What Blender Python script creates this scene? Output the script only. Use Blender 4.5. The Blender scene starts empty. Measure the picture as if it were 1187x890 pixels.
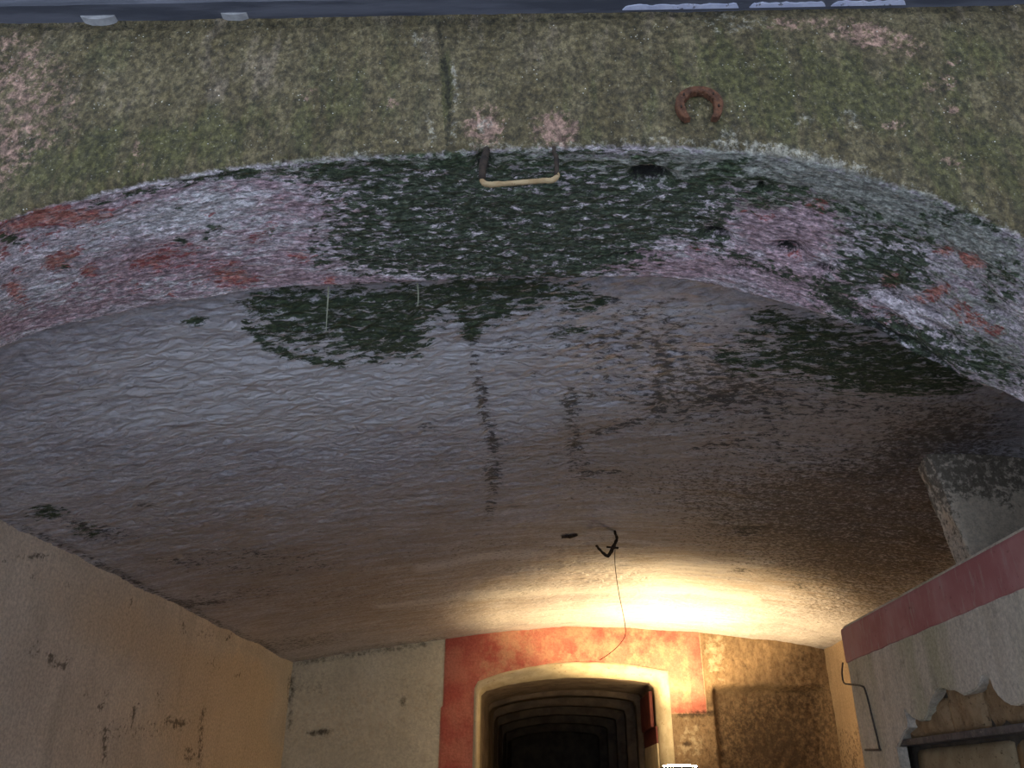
import bpy, bmesh, math, random
import numpy as np
from mathutils import Matrix, Vector

# ------------------------------------------------------------------ camera, world, lights, exposure
E = 1.6                                     # eye height above the floor; all z below are counted from the eye
scene = bpy.context.scene
col = scene.collection
cam_d = bpy.data.cameras.new('camera'); cam = bpy.data.objects.new('camera', cam_d); col.objects.link(cam)
cam_d.sensor_width = 36.0; cam_d.lens = 36.0 * 960.0 / 1187.0; cam_d.clip_start = 0.02
RW = ((0.99912246, -0.01398771, -0.03947991), (0.04161349, 0.43857808, 0.89772913), (0.00475784, -0.89858422, 0.43877529))
cam.matrix_world = Matrix(((RW[0][0], -RW[0][1], -RW[0][2], 0), (RW[1][0], -RW[1][1], -RW[1][2], 0),
                           (RW[2][0], -RW[2][1], -RW[2][2], E), (0, 0, 0, 1)))
scene.camera = cam
w = bpy.data.worlds.new('overcast_sky'); scene.world = w; w.use_nodes = True
bg = w.node_tree.nodes['Background']
bg.inputs['Color'].default_value = (0.70, 0.80, 1.0, 1); bg.inputs['Strength'].default_value = 0.38
scene.view_settings.view_transform = 'Standard'
try: scene.view_settings.look = 'None'
except Exception: pass
scene.view_settings.exposure = 1.25; scene.view_settings.gamma = 1.0
scene.view_settings.use_curve_mapping = False
sl = bpy.data.lights.new('sun', 'SUN'); sl.energy = 5.0; sl.angle = math.radians(3.0); sl.color = (0.80, 0.89, 1.0)
so_ = bpy.data.objects.new('sun', sl); col.objects.link(so_)          # high behind the building: the front lies in shade, the yard in light
so_.rotation_euler = Vector((0.12, -0.57, -0.81)).to_track_quat('-Z', 'Y').to_euler()
# overcast daylight enters through the arch: sampling portal in the opening
pl = bpy.data.lights.new('arch_portal', 'AREA'); pl.shape = 'RECTANGLE'; pl.size = 3.9; pl.size_y = 3.2
pl.cycles.is_portal = True
po = bpy.data.objects.new('arch_portal', pl); col.objects.link(po)
po.location = (-0.4, 1.64, E); po.rotation_euler = (math.radians(90), 0, 0)

LAMP = (1.15, 8.15, 0.20)
LAMP_W = 125.0

STAINS_AND_LIGHT = {  # blobs per surface: real stains, plus some light and shade put into colour
 'F': {
  'pink': [(0.9078,1.857,7.487,-2.8,-8.837,-19.39,0.75), (-0.1416,1.568,20.88,0.3722,-0.5766,-16.75,1), (0.03321,1.553,20.12,-0.3499,-0.6416,-18.76,1.05), (0.682,1.914,14.06,-1.943,-1.622,-36.88,0.4), (0.9051,1.543,28.62,-5.544,-1.981,-57.06,0.6), (1.071,1.675,44.83,-9.928,-1.382,-36.12,0.55), (1.103,1.758,49.04,-10.99,-2.121,-52.43,0.5), (1.055,1.582,38.06,-8.462,-2.017,-56.26,0.5), (1.026,1.411,33.79,-7.572,-1.265,-40.25,0.5), (1.019,1.668,44.81,-9.47,-1.549,-40.73,0.35), (-1.483,1.779,13.39,3.696,-0.167,-4.347,0.45), (-1.421,1.512,21.17,5.894,-0.2702,-8.441,0.4), (-1.35,1.694,10.25,2.608,-0.1913,-5.246,0.3), (-1.067,1.501,42.98,8.887,-0.545,-17.03,0.3), (-0.6277,1.699,42.01,4.733,-1.473,-39.56,0.4), (-0.4002,1.665,42.62,2.92,-1.471,-40.18,0.4), (-0.9276,1.774,13.66,2.308,-0.1983,-5.108,0.15)],
  'lime': [(0.5012,1.473,24.1,-5.219,-7.183,-34.08,0.7), (0.5649,1.46,24.23,-5.575,-7.212,-34.22,0.7), (0.6276,1.442,23.47,-7.549,-11.63,-33.18,0.7), (0.689,1.421,23.64,-7.931,-11.69,-33.37,0.7), (0.749,1.395,22.55,-9.662,-15.92,-32,0.7), (0.8075,1.366,22.75,-10.08,-16.03,-32.24,0.7), (0.8652,1.337,22.94,-10.5,-16.15,-32.47,0.7), (0.9221,1.309,23.14,-10.92,-16.27,-32.71,0.7), (0.9773,1.277,21.8,-12.37,-20.32,-30.93,0.7), (1.031,1.242,22.03,-12.83,-20.5,-31.21,0.7), (1.077,1.21,27.63,-17.26,-21.95,-30.67,0.7), (1.117,1.182,27.86,-17.74,-22.11,-30.89,0.7), (0.5765,1.465,35.48,-10.07,-11.27,-37.09,0.5), (0.6182,1.452,35.63,-10.45,-11.3,-37.21,0.5), (0.6662,1.436,26.27,-9.008,-13.73,-36.62,0.5), (0.7203,1.415,26.44,-9.396,-13.81,-36.82,0.5), (0.7738,1.395,26.61,-9.787,-13.88,-37.01,0.5), (-0.1718,1.496,32.59,1.249,-0.4512,-49.22,0.35), (-0.1223,1.495,32.65,0.9217,-0.4517,-49.27,0.35), (-0.07294,1.495,32.72,0.5934,-0.4521,-49.32,0.35), (-0.02368,1.494,32.78,0.2645,-0.4526,-49.37,0.35), (0.02549,1.494,32.84,-0.06506,-0.453,-49.42,0.35), (0.07457,1.494,32.86,0.2958,1.292,-49.45,0.35), (0.1236,1.495,32.91,-0.03437,1.293,-49.49,0.35), (0.1726,1.497,32.96,-0.3649,1.294,-49.52,0.35), (0.2215,1.498,33.01,-0.6959,1.295,-49.55,0.35), (0.2703,1.499,33.07,-1.027,1.296,-49.58,0.35), (0.3167,1.498,36.39,-3.794,-4.057,-49.27,0.35), (0.3606,1.495,36.48,-4.132,-4.063,-49.35,0.35), (0.4044,1.491,36.56,-4.47,-4.069,-49.42,0.35), (0.448,1.487,36.65,-4.81,-4.076,-49.5,0.35), (-1.362,1.285,39.67,20.87,19.69,-53.2,0.5), (-1.328,1.298,39.62,20.49,19.65,-53.1,0.5), (-1.294,1.311,39.57,20.12,19.61,-52.99,0.5), (-1.259,1.323,39.52,19.74,19.57,-52.89,0.5), (-1.225,1.336,39.47,19.37,19.53,-52.78,0.5), (-1.19,1.349,39.43,19,19.49,-52.68,0.5), (-1.155,1.36,40.88,16.72,14.11,-54.97,0.5), (-1.119,1.369,40.86,16.37,14.09,-54.91,0.5), (-1.083,1.378,40.84,16.02,14.07,-54.84,0.5), (-1.047,1.388,40.82,15.67,14.05,-54.77,0.5), (-1.011,1.397,40.8,15.32,14.04,-54.71,0.5), (-0.9752,1.406,40.78,14.97,14.02,-54.64,0.5), (-0.9382,1.414,40.38,12.78,10.3,-55.85,0.5), (-0.9005,1.421,40.38,12.44,10.29,-55.81,0.5), (-0.8626,1.428,40.38,12.1,10.28,-55.77,0.5), (-0.8247,1.435,40.38,11.77,10.27,-55.73,0.5), (-0.7868,1.442,40.38,11.43,10.27,-55.69,0.5), (-0.7488,1.449,40.38,11.09,10.26,-55.65,0.5), (-0.7108,1.456,40.38,10.76,10.25,-55.61,0.5), (-0.6712,1.462,38.31,8.15,6.136,-56.57,0.5), (-0.63,1.466,38.33,7.821,6.135,-56.56,0.5), (-0.5888,1.471,38.35,7.493,6.134,-56.55,0.5), (-0.5476,1.475,38.38,7.164,6.133,-56.54,0.5), (-0.5064,1.48,38.4,6.835,6.132,-56.53,0.5), (-0.4652,1.484,38.42,6.506,6.131,-56.53,0.5), (-0.24,1.796,4.718,-48.62,-119.2,-12.97,0.55), (-0.2364,1.763,4.776,-49.24,-119.9,-13.06,0.55), (-0.2329,1.731,4.834,-49.87,-120.7,-13.14,0.55), (-0.2295,1.699,4.893,-50.5,-121.4,-13.22,0.55), (-0.2296,1.668,-15.13,-50.34,-119.4,13.84,0.55), (-0.2331,1.637,-15.19,-50.96,-120.1,13.92,0.55), (-0.2294,1.577,-6.523,-53.72,-108.7,1.689,0.5), (-0.2299,1.547,-6.533,-54.36,-109.3,1.699,0.5), (-0.2303,1.517,-6.542,-55.01,-110,1.709,0.5), (-0.2961,1.583,6.685,-29.09,-85.73,-17.2,0.5), (-0.2855,1.53,6.787,-29.72,-86.65,-17.38,0.5), (0.4839,1.515,21.64,-28.11,-27.41,-10.71,0.6), (-0.1534,1.589,36.37,0.7317,-1.161,-33.21,0.6), (0.7993,1.564,23.48,-10.51,-16.65,-29.19,0.5), (0.6773,1.56,25.14,-3.699,-1.185,-33.92,0.35), (-0.3428,1.9,25.52,1.394,-1.562,-36.73,0.5), (0.5412,1.93,8.368,-0.9322,-0.9253,-20.92,0.35), (0.1789,1.895,6.934,-0.3035,-1.27,-29.58,0.15)],
  'dark': [(-0.2887,1.95,10.61,-44.21,-125,-23.16,0.75), (-0.2822,1.915,10.71,-44.8,-125.8,-23.31,0.75), (-0.2773,1.885,8.925,-62,-127.6,-17.61,0.75), (-0.2738,1.859,8.996,-62.6,-128.3,-17.69,0.75), (-0.2689,1.83,10.95,-46.3,-127.9,-23.75,0.75), (-0.2628,1.797,11.05,-46.9,-128.7,-23.9,0.75), (-0.2574,1.768,14.85,-63.25,-129.4,-24.04,0.75), (-0.2529,1.744,14.95,-63.87,-130,-24.15,0.75), (-0.2508,1.718,-6.988,-59.8,-132.1,0.6768,0.75), (-0.2509,1.692,-6.996,-60.43,-132.8,0.6804,0.75), (-0.2487,1.664,10.39,-55.67,-132.7,-21.65,0.75), (-0.2441,1.636,10.48,-56.3,-133.5,-21.77,0.75), (-0.243,1.607,-12.09,-52.35,-133.4,10.19,0.75), (-0.2453,1.577,-12.14,-52.98,-134.2,10.25,0.75), (-0.2463,1.55,-5.596,-65.26,-136.8,-1.135,0.75), (-0.2461,1.525,-5.595,-65.91,-137.4,-1.141,0.75), (-0.2459,1.501,-5.593,-66.57,-138.1,-1.146,0.75), (-0.2648,1.789,4.599,-32.17,-69.35,-9.576,0.45), (-0.2581,1.74,4.671,-32.79,-70.01,-9.667,0.45), (-0.2515,1.692,4.744,-33.41,-70.67,-9.758,0.45), (0.05519,1.525,111.4,-2.444,-3.818,-113.9,1.1), (-1.565,2.006,41.38,11.77,-1.938,-55.8,0.55), (-1.526,2.004,41.44,11.48,-1.94,-55.85,0.55), (-1.487,2.003,41.5,11.2,-1.941,-55.9,0.55), (-1.447,2.002,41.56,10.92,-1.943,-55.95,0.55), (-1.408,2,41.63,10.64,-1.945,-56,0.55), (-1.369,1.999,41.69,10.36,-1.946,-56.04,0.55), (-1.33,1.997,41.75,10.07,-1.948,-56.09,0.55), (-1.291,1.996,41.82,9.79,-1.95,-56.14,0.55), (-1.252,1.995,41.88,9.505,-1.952,-56.19,0.55), (-1.214,1.993,41.94,9.221,-1.953,-56.24,0.55), (-1.175,1.992,42.01,8.935,-1.955,-56.29,0.55), (-1.136,1.991,42.07,8.649,-1.957,-56.34,0.55), (-1.098,1.989,42.13,8.363,-1.958,-56.39,0.55), (-1.059,1.988,42.2,8.076,-1.96,-56.44,0.55), (-1.021,1.987,42.26,7.789,-1.962,-56.49,0.55), (-0.9823,1.985,42.32,7.501,-1.964,-56.54,0.55), (-0.944,1.984,42.39,7.212,-1.965,-56.59,0.55), (-0.9058,1.983,42.45,6.923,-1.967,-56.64,0.55), (-0.8676,1.981,42.51,6.634,-1.969,-56.69,0.55), (-0.8295,1.98,42.58,6.344,-1.97,-56.74,0.55), (-0.7915,1.979,42.64,6.458,-0.915,-56.62,0.55), (-0.7536,1.979,42.7,6.167,-0.9157,-56.67,0.55), (-0.7158,1.978,42.76,5.875,-0.9163,-56.71,0.55), (-0.678,1.977,42.82,5.582,-0.917,-56.75,0.55), (-0.6403,1.977,42.87,5.29,-0.9177,-56.79,0.55), (-0.6026,1.976,42.93,4.996,-0.9184,-56.83,0.55), (-0.565,1.975,42.99,4.703,-0.919,-56.87,0.55), (-0.5274,1.975,43.05,4.409,-0.9197,-56.92,0.55), (-0.4899,1.974,43.11,4.114,-0.9204,-56.96,0.55), (-0.4525,1.974,43.17,3.819,-0.9211,-57,0.55), (-0.4151,1.973,43.22,3.524,-0.9218,-57.04,0.55), (-0.3777,1.972,43.28,3.228,-0.9224,-57.08,0.55), (-0.3405,1.972,43.34,2.932,-0.9231,-57.13,0.55), (-0.3032,1.971,43.4,2.635,-0.9238,-57.17,0.55), (-0.2661,1.971,43.46,2.338,-0.9245,-57.21,0.55), (-0.2289,1.97,43.52,2.04,-0.9251,-57.25,0.55), (-0.1919,1.969,43.58,1.742,-0.9258,-57.29,0.55), (-0.1549,1.969,43.63,1.444,-0.9265,-57.33,0.55), (-0.1179,1.968,43.69,1.145,-0.9272,-57.38,0.55), (-0.08101,1.968,43.75,0.8456,-0.9278,-57.42,0.55), (-0.04416,1.968,43.78,1.162,0.6996,-57.42,0.55), (-0.007351,1.968,43.83,0.862,0.7,-57.45,0.55), (0.02942,1.968,43.88,0.5618,0.7003,-57.48,0.55), (0.06615,1.969,43.93,0.2612,0.7007,-57.51,0.55), (0.1028,1.969,43.98,-0.03962,0.7011,-57.54,0.55), (0.1395,1.97,44.03,-0.3408,0.7015,-57.57,0.55), (0.1761,1.97,44.08,-0.6423,0.7018,-57.6,0.55), (0.2127,1.971,44.14,-0.9441,0.7022,-57.63,0.55), (0.2492,1.971,44.19,-1.246,0.7026,-57.66,0.55), (0.2857,1.972,44.24,-1.549,0.7029,-57.69,0.55), (0.3222,1.972,44.29,-1.852,0.7033,-57.72,0.55), (0.3586,1.972,44.34,-2.155,0.7037,-57.75,0.55), (0.395,1.973,44.39,-2.458,0.7041,-57.78,0.55), (0.4313,1.973,44.44,-2.762,0.7044,-57.82,0.55), (0.4676,1.974,44.49,-3.066,0.7048,-57.85,0.55), (0.5039,1.974,44.54,-3.37,0.7052,-57.88,0.55), (0.5401,1.975,44.59,-3.675,0.7056,-57.91,0.55), (0.5763,1.975,44.64,-3.98,0.7059,-57.94,0.55), (0.6124,1.976,44.69,-4.285,0.7063,-57.97,0.55), (0.6485,1.976,44.74,-4.591,0.7067,-58,0.55), (0.6846,1.976,44.51,-5.888,-2.045,-57.72,0.55), (0.7207,1.974,44.58,-6.197,-2.047,-57.77,0.55), (0.7566,1.973,44.64,-6.507,-2.048,-57.81,0.55), (0.7925,1.972,44.71,-6.817,-2.05,-57.86,0.55), (0.8284,1.97,44.77,-7.127,-2.052,-57.91,0.55), (0.8642,1.969,44.84,-7.438,-2.054,-57.96,0.55), (0.8999,1.968,44.91,-7.749,-2.055,-58.01,0.55), (0.9356,1.967,44.97,-8.061,-2.057,-58.06,0.55), (0.9712,1.965,45.04,-8.374,-2.059,-58.11,0.55), (1.007,1.964,45.1,-8.687,-2.061,-58.16,0.55), (1.042,1.963,45.17,-9.001,-2.062,-58.21,0.55), (1.078,1.962,45.23,-9.315,-2.064,-58.26,0.55), (1.113,1.96,45.3,-9.629,-2.066,-58.31,0.55), (1.148,1.959,45.37,-9.944,-2.068,-58.35,0.55), (1.184,1.958,45.43,-10.26,-2.069,-58.4,0.55), (1.219,1.957,45.5,-10.58,-2.071,-58.45,0.55), (1.254,1.955,45.56,-10.89,-2.073,-58.5,0.55), (1.289,1.954,45.63,-11.21,-2.075,-58.55,0.55), (1.324,1.953,45.69,-11.53,-2.076,-58.6,0.55), (0.2575,1.926,29.62,-1.726,-1.282,-29.26,0.3), (0.1176,1.646,54.47,-1.84,-1.987,-54.27,0.5), (0.15,1.771,30.41,-1.193,-1.371,-34.46,0.3), (1.107,1.764,110.2,-24.74,-3.186,-78.46,0.7), (1.067,1.585,91.35,-20.51,-4.039,-112.4,0.8), (1.024,1.411,118.3,-26.45,-2.278,-72.45,0.8), (0.8318,1.89,42.58,-7.117,-2.163,-49.68,0.6), (-0.7516,1.595,85.36,11.93,-2.276,-65.84,0.6), (0.07596,1.635,109,-2.789,-2.967,-81.71,0.5), (-0.1601,1.923,6.818,0.1371,-0.9023,-20.84,0.25), (0.4953,1.949,10.41,-1.066,-1.298,-29.06,0.3), (1.127,1.904,4.29,-0.9538,-0.8766,-19.82,0.3)],  # the long run below the beam is its shadow line, painted in
  'green': [(0.7351,1.648,3.426,-0.5346,-0.244,-6.55,0.8), (0.5282,1.814,5.347,-0.5956,-0.3158,-7.653,0.55), (1.079,1.404,5.793,-3.98,-4.121,-4.317,0.7), (-1.224,1.476,3.212,1.449,2.519,-7.622,0.55), (-0.862,1.523,3.554,1.07,1.599,-8.02,0.55), (0.1448,1.639,4.853,-0.1904,-0.2382,-6.532,0.4), (-0.4875,1.725,5.25,0.4449,-0.1491,-3.921,0.35), (1.147,1.788,7.322,-1.692,-0.4278,-10.37,0.5), (-1.222,1.886,4.417,0.9761,-0.4032,-9.769,0.3), (-0.2548,1.716,60.6,2.389,-0.3,-7.888,0.8)],
 },
 'S': {
  'red': [(-1.383,1.712,26.45,11.03,-3.025,25.22,0.95), (-1.309,1.712,18.88,7.101,0.6358,26.07,0.95), (-1.301,1.697,38.64,20,-13.97,29.83,0.8), (-1.267,1.712,38.19,19.04,-13.7,29.91,0.8), (-1.228,1.731,30.09,14.54,-13.97,29.71,0.8), (-1.183,1.751,29.59,13.6,-13.23,29.98,0.8), (-1.247,1.757,15.66,6.698,-8.921,35.9,0.75), (-1.105,1.74,27.96,12.86,-16.5,40.25,0.5), (-1.356,1.901,21.37,5.364,11.83,27.39,1), (-1.402,1.923,31.59,16.88,-20.22,21.5,0.9), (-1.343,2.005,45.39,23.24,-12.45,21.29,1.05), (-1.536,1.976,37.04,21.7,-25.27,18.73,1), (-1.56,2.04,34.81,27.83,-43.15,3.741,0.9), (-1.46,1.805,80.07,46.48,-24.76,21.55,0.8), (-1.484,1.901,50.37,29.26,-33.98,30.34,0.6), (-1.406,2.042,59,30.84,-21.65,25.89,0.5), (-1.121,2.048,9.76,4.088,-5.089,13.41,0.45), (-1.196,2.045,19.73,8.825,-10.27,22.62,0.5), (-0.9826,2.207,13.03,4.507,-5.852,17.76,0.85), (-0.9844,2.135,18.76,6.652,-5.333,15.56,0.6), (-1.282,2.149,42.44,19.7,-14.08,26.43,0.6), (-1.199,2.221,52.21,22.23,-15.06,39.69,0.7), (-0.8482,2.005,27.7,8.936,-3.879,21.46,0.5), (-0.7472,2.107,23.3,6.364,-4.46,29.5,0.75), (-0.6956,2.261,39.19,9.485,-3.327,31.26,0.85), (-0.7161,1.817,29.67,8.658,-3.417,25.8,0.4), (-0.5541,1.846,45.66,10.24,-4.603,36.95,0.4), (-0.7882,1.935,49.84,15.26,-3.682,19.24,0.4), (-1.06,1.994,10.14,3.073,-0.5286,22.55,0.4), (0.605,1.897,18.04,-3.879,7.608,26.39,0.4), (0.7339,1.826,33.08,-8.707,14.1,31.18,0.6), (0.9814,2.002,46.35,-15.23,17.93,23.23,0.72), (1.044,1.83,43.53,-15.85,40.29,43.33,1.02), (1.095,1.817,46.07,-8.112,8.216,39.1,1.14), (1.115,1.82,67.88,-26.36,53.62,51.1,1.08), (0.9796,2.017,44.36,-1.379,-6.316,22.85,0.9), (1.082,1.989,24.49,-18.18,54.6,16.21,1.14), (1.054,2.057,34.03,-11.49,40.58,35.95,0.72), (1.172,2.018,32.52,-3.507,-0.9415,30.87,0.84), (1.134,1.997,55.76,-20.77,42.42,36.57,0.6), (1.006,2.181,28.68,-1.136,-6.98,24.37,0.48), (1.222,2.022,35.19,-7.935,7.739,32.04,0.6), (1.076,2.188,25.51,-2.704,3.597,39.9,0.48), (0.7467,2.053,24.49,-0.9929,-4.028,36.71,0.45), (0.4754,2.114,19.49,-3.058,8.85,36.86,0.35), (-1.375,1.811,15.48,5.668,4.335,30.02,0.45), (-1.321,2.096,25.08,10.02,-3.433,31.95,0.4), (-1.225,1.849,22.45,8.647,-6.44,40.12,0.4), (-1.101,2.195,22.98,9.004,-11.91,34.02,0.45), (-0.9367,1.832,34.84,13.23,-8.221,33.95,0.35)],
  'moss': [(-0.3722,1.933,4.678,0.6964,-0.3299,4.219,0.95), (-0.5297,2.094,7.49,1.468,-0.6521,6.174,0.75), (-0.1233,1.968,4.386,0.2383,-0.2196,3.911,1.1), (0.1036,1.958,4.434,-0.1323,-0.09454,4.264,1.05), (0.2769,1.941,5.347,-1.745,3.991,5.594,0.8), (-0.08068,2.194,3.316,0.1179,-0.4754,9.415,0.95), (-0.4862,1.753,7.088,1.458,-1.037,14.02,0.8), (-0.6387,1.709,7.237,1.968,-4.221,31.61,0.75), (-0.8067,1.698,14.71,5.034,-9.175,39.58,0.6), (-0.2496,1.734,10.77,1.194,-1.094,18.03,0.7), (0.4796,1.75,-18.18,12.32,-32.05,-21.15,1), (0.4341,1.817,-17.91,11.33,-29.9,-20.56,1), (0.391,1.882,-20.68,13.16,-30.18,-19.34,1), (0.3509,1.944,-20.14,12.25,-29.33,-18.91,1), (0.3078,2.003,-23.14,10.91,-24.48,-20.74,1), (0.2619,2.055,-23.47,10.12,-21.23,-20.37,1), (0.2136,2.106,-23,9.359,-20.85,-19.98,1), (0.1565,2.154,-20.81,5.743,-14.97,-21.49,1), (0.09038,2.2,-20.43,5.093,-14.73,-21.12,1), (0.4276,1.967,7.928,-2.047,3.612,8.857,0.65), (0.5168,1.799,8.888,-1.699,2.831,11.23,0.6), (0.4892,2.043,15.71,-0.1691,-4.142,30.1,0.6), (0.6285,2.123,8.881,-0.4614,-2.306,26.41,0.65), (0.7815,2.144,10.72,-1.082,1.328,29.79,0.4), (0.9142,1.961,12.22,-3.776,5.598,7.634,0.78), (0.9989,1.959,14.83,-5.035,8.315,10.87,0.975), (0.9004,2.1,15.49,-4.522,5.98,8.516,0.715), (0.8769,2.184,19.49,-1.684,-1.902,16.86,0.78), (0.9997,2.237,9.84,-0.7992,-2.377,19.31,0.975), (1.125,2.205,11.18,-1.111,-0.4014,20.01,0.78), (1.21,2.144,13.78,-1.725,-0.803,13.9,0.65), (1.304,2.17,13.61,-2.609,-1.824,14.6,0.715), (-1.415,1.752,24.94,17.07,-49.25,23.98,1), (-1.062,1.954,57.89,23.63,-15.8,41.36,1), (-0.9443,1.917,45.04,16.63,-10.18,37.01,0.95), (-0.9858,1.949,80.92,30.58,-13.19,35.68,0.8), (-1.011,1.794,48.18,19.74,-13.32,34.24,0.55), (-0.8377,1.895,81.1,26.83,-15.8,78.01,0.7), (-0.8032,1.968,78.72,24.3,-10.41,56.05,0.9), (-0.7051,2.07,62.86,16.46,-6.406,53.45,0.9), (-0.7035,2.147,40.76,10.37,-4.652,40.5,0.8), (-1.383,1.952,70.83,37.66,-30.75,43.38,0.6), (1.192,1.899,20.79,-4.296,8.859,23.95,0.455), (1.05,1.674,12.67,-1.093,-1.902,26.06,0.52), (-0.7622,1.694,-59.34,-13.2,-0.4237,-75.04,0.5), (-0.7894,1.694,-59.38,-13.96,-0.4263,-74.62,0.5), (-0.8166,1.694,-59.42,-14.72,-0.429,-74.21,0.5), (-0.8438,1.694,-59.46,-15.48,-0.4316,-73.79,0.5), (-0.871,1.694,-59.49,-16.25,-0.4344,-73.37,0.5), (-0.8982,1.696,-60.38,-14.81,-7.412,-74.72,0.5), (-0.9256,1.698,-60.34,-15.58,-7.449,-74.23,0.5), (-0.953,1.701,-60.45,-16.3,-6.891,-73.99,0.5), (-0.9792,1.701,-62.59,-17.06,1.254,-73.75,0.5), (-1.005,1.701,-62.71,-17.86,1.262,-73.44,0.5), (-1.03,1.701,-62.84,-18.67,1.27,-73.14,0.5), (-1.056,1.7,-62.96,-19.48,1.278,-72.83,0.5), (-1.081,1.7,-63.09,-20.29,1.286,-72.53,0.5), (-1.107,1.699,-63.22,-21.11,1.295,-72.23,0.5), (-1.132,1.699,-63.34,-21.94,1.303,-71.92,0.5), (-1.157,1.698,-63.47,-22.76,1.311,-71.62,0.5), (-1.182,1.697,-65.51,-23.62,7.932,-71.28,0.5), (0.9983,1.731,23.49,-3.491,0.6786,37.47,0.52), (0.8503,1.823,8.249,-1.162,0.5608,19.02,0.55), (1.165,1.809,25.43,-2.775,-0.02123,15.03,0.6), (1.189,2.259,12.84,-1.432,-1.433,16.47,0.75), (0.63,1.806,11.24,-2.609,4.509,17.78,0.6), (0.9959,1.804,18.15,-2.605,0.6287,26.41,0.5)],
  'hole': [(0.2973,1.79,21.64,-1.091,-1.268,31.77,1.1), (0.2627,1.792,42.81,-4.056,-0.8894,35.34,0.8), (0.5104,2.023,25.94,-0.4431,-4.657,41.08,1.05), (0.7155,2.022,27.33,-3.623,5.09,36.7,1), (0.8203,2.065,47.49,-12.9,25.08,46.05,0.8), (0.5869,1.792,149.9,-32.62,17.77,71.4,1), (0.6119,2.166,33.28,-4.846,17.5,74.26,0.7), (0.2444,2.165,14.2,-2.228,15.99,69.39,0.6), (-0.156,1.723,48.2,3.526,-1.268,20.92,0.75), (1.005,2.272,45.61,-6.375,3.843,36.71,0.5), (1.039,2.268,46.07,-7.059,4.052,36.65,0.5), (1.071,2.259,49.94,-7.767,13.15,36.68,0.5), (1.101,2.248,50.58,-8.435,13.28,36.91,0.5), (1.133,2.25,50.07,-0.7043,-16.23,39.66,0.5), (1.165,2.263,50.4,-1.527,-16.09,39.35,0.5), (1.198,2.276,50.56,-2.197,-16.15,39.23,0.5), (1.231,2.292,45.52,-2.328,-22.6,39.73,0.5), (1.05,2.177,18.87,-1.072,-7.076,40.76,0.55), (1.1,2.07,38.25,-6.217,16.7,63.81,0.5), (1.008,2.084,18.37,-0.7692,-9.186,32.73,0.5), (0.9771,2.241,14.92,-0.6856,-7.404,33.16,0.55), (1.133,1.89,29.49,-4.157,1.975,37.87,0.45), (1.197,1.959,30.48,-5.014,5.909,35.31,0.5), (1.143,2.131,17.97,-1.629,-2.603,36.54,0.5)],
  'slime': [(-0.3593,1.692,4.37,0.6919,-2.333,32.88,0.8), (0.02792,1.717,4.371,-0.008169,-0.9334,21.26,0.85), (0.3722,1.748,5.528,-0.7745,1.236,13.24,0.95), (0.6964,1.723,4.311,-0.5258,-0.982,11.65,0.95), (0.9422,1.735,6.142,-0.4366,-1.625,13.07,0.76), (1.115,1.751,10.3,-0.4636,-3.263,11.68,0.72), (1.203,2.023,9.832,-1.226,-0.2199,6.882,0.56), (1.304,2.17,13.61,-2.609,-0.9729,7.786,0.56), (1.063,1.966,12.45,-4.373,8.38,7.694,0.4), (0.5951,1.851,11,-2.37,5.28,19.5,0.6), (0.8564,1.914,11.45,-3.428,4.428,8.547,0.36), (-0.6359,1.699,6.229,1.694,-4.271,31.89,0.6), (-0.9026,1.683,8.913,3.45,-10.97,45.32,0.4)],
  'pink': [(0.658,1.927,6.257,-0.7543,0.05486,7.814,1), (0.4077,2.191,4.676,-0.6143,1.11,11.58,1.05), (0.7865,2.165,5.325,-0.389,-0.5297,10.77,0.95), (0.752,1.853,15.35,-4.095,5.313,10.95,0.8), (-0.7036,1.858,4.54,1.282,-0.6538,5.007,0.55), (-1.034,2.161,2.513,0.743,-0.4404,8.947,0.65), (-1.341,2.085,3.368,1.234,0.5548,8.225,0.45), (-0.6799,2.278,5.844,1.368,-1.932,18.93,0.7), (-1.1,1.729,3.833,1.341,-1.703,23.02,0.55), (-1.332,1.716,8.149,3.299,-0.3642,13.94,0.6), (-1.155,2.008,5.055,1.731,-0.1799,8.714,0.55), (-1.571,2.185,5.275,2.298,-0.486,10.61,0.7), (1.119,1.904,10.43,-3.951,10.44,9.509,0.35), (-0.4231,2.275,5.033,0.7482,-2.798,32.15,0.5), (1.122,1.989,16.72,-6.169,25.41,22.19,0.3)],
  'white': [(-0.9294,1.813,7.062,2.303,-0.7935,11.59,0.85), (-0.7525,1.942,6.626,1.929,-3.637,19.38,0.5), (-1.486,2.076,6.08,2.669,-0.604,9.271,0.6), (-1.126,1.835,6.241,2.306,-2.947,24.6,0.5), (-1.29,1.887,10.75,5.473,-12.48,21.48,0.45), (-1.195,2.161,7.618,2.61,-0.1363,19.18,0.5), (-0.9369,2.037,6.416,2.261,-4.682,20.31,0.35), (0.4288,2.151,19,-2.67,4.13,42.81,0.5), (0.5943,1.746,19.1,-4.29,5.743,24.74,0.4), (1.081,1.904,21.47,-7.833,25.78,24.1,0.45), (1.143,2.321,24.72,-2.467,-0.3082,37.07,0.6), (1.035,2.274,11.18,-0.7703,-12.89,56.83,0.6)],
 },
 'C': {
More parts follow.
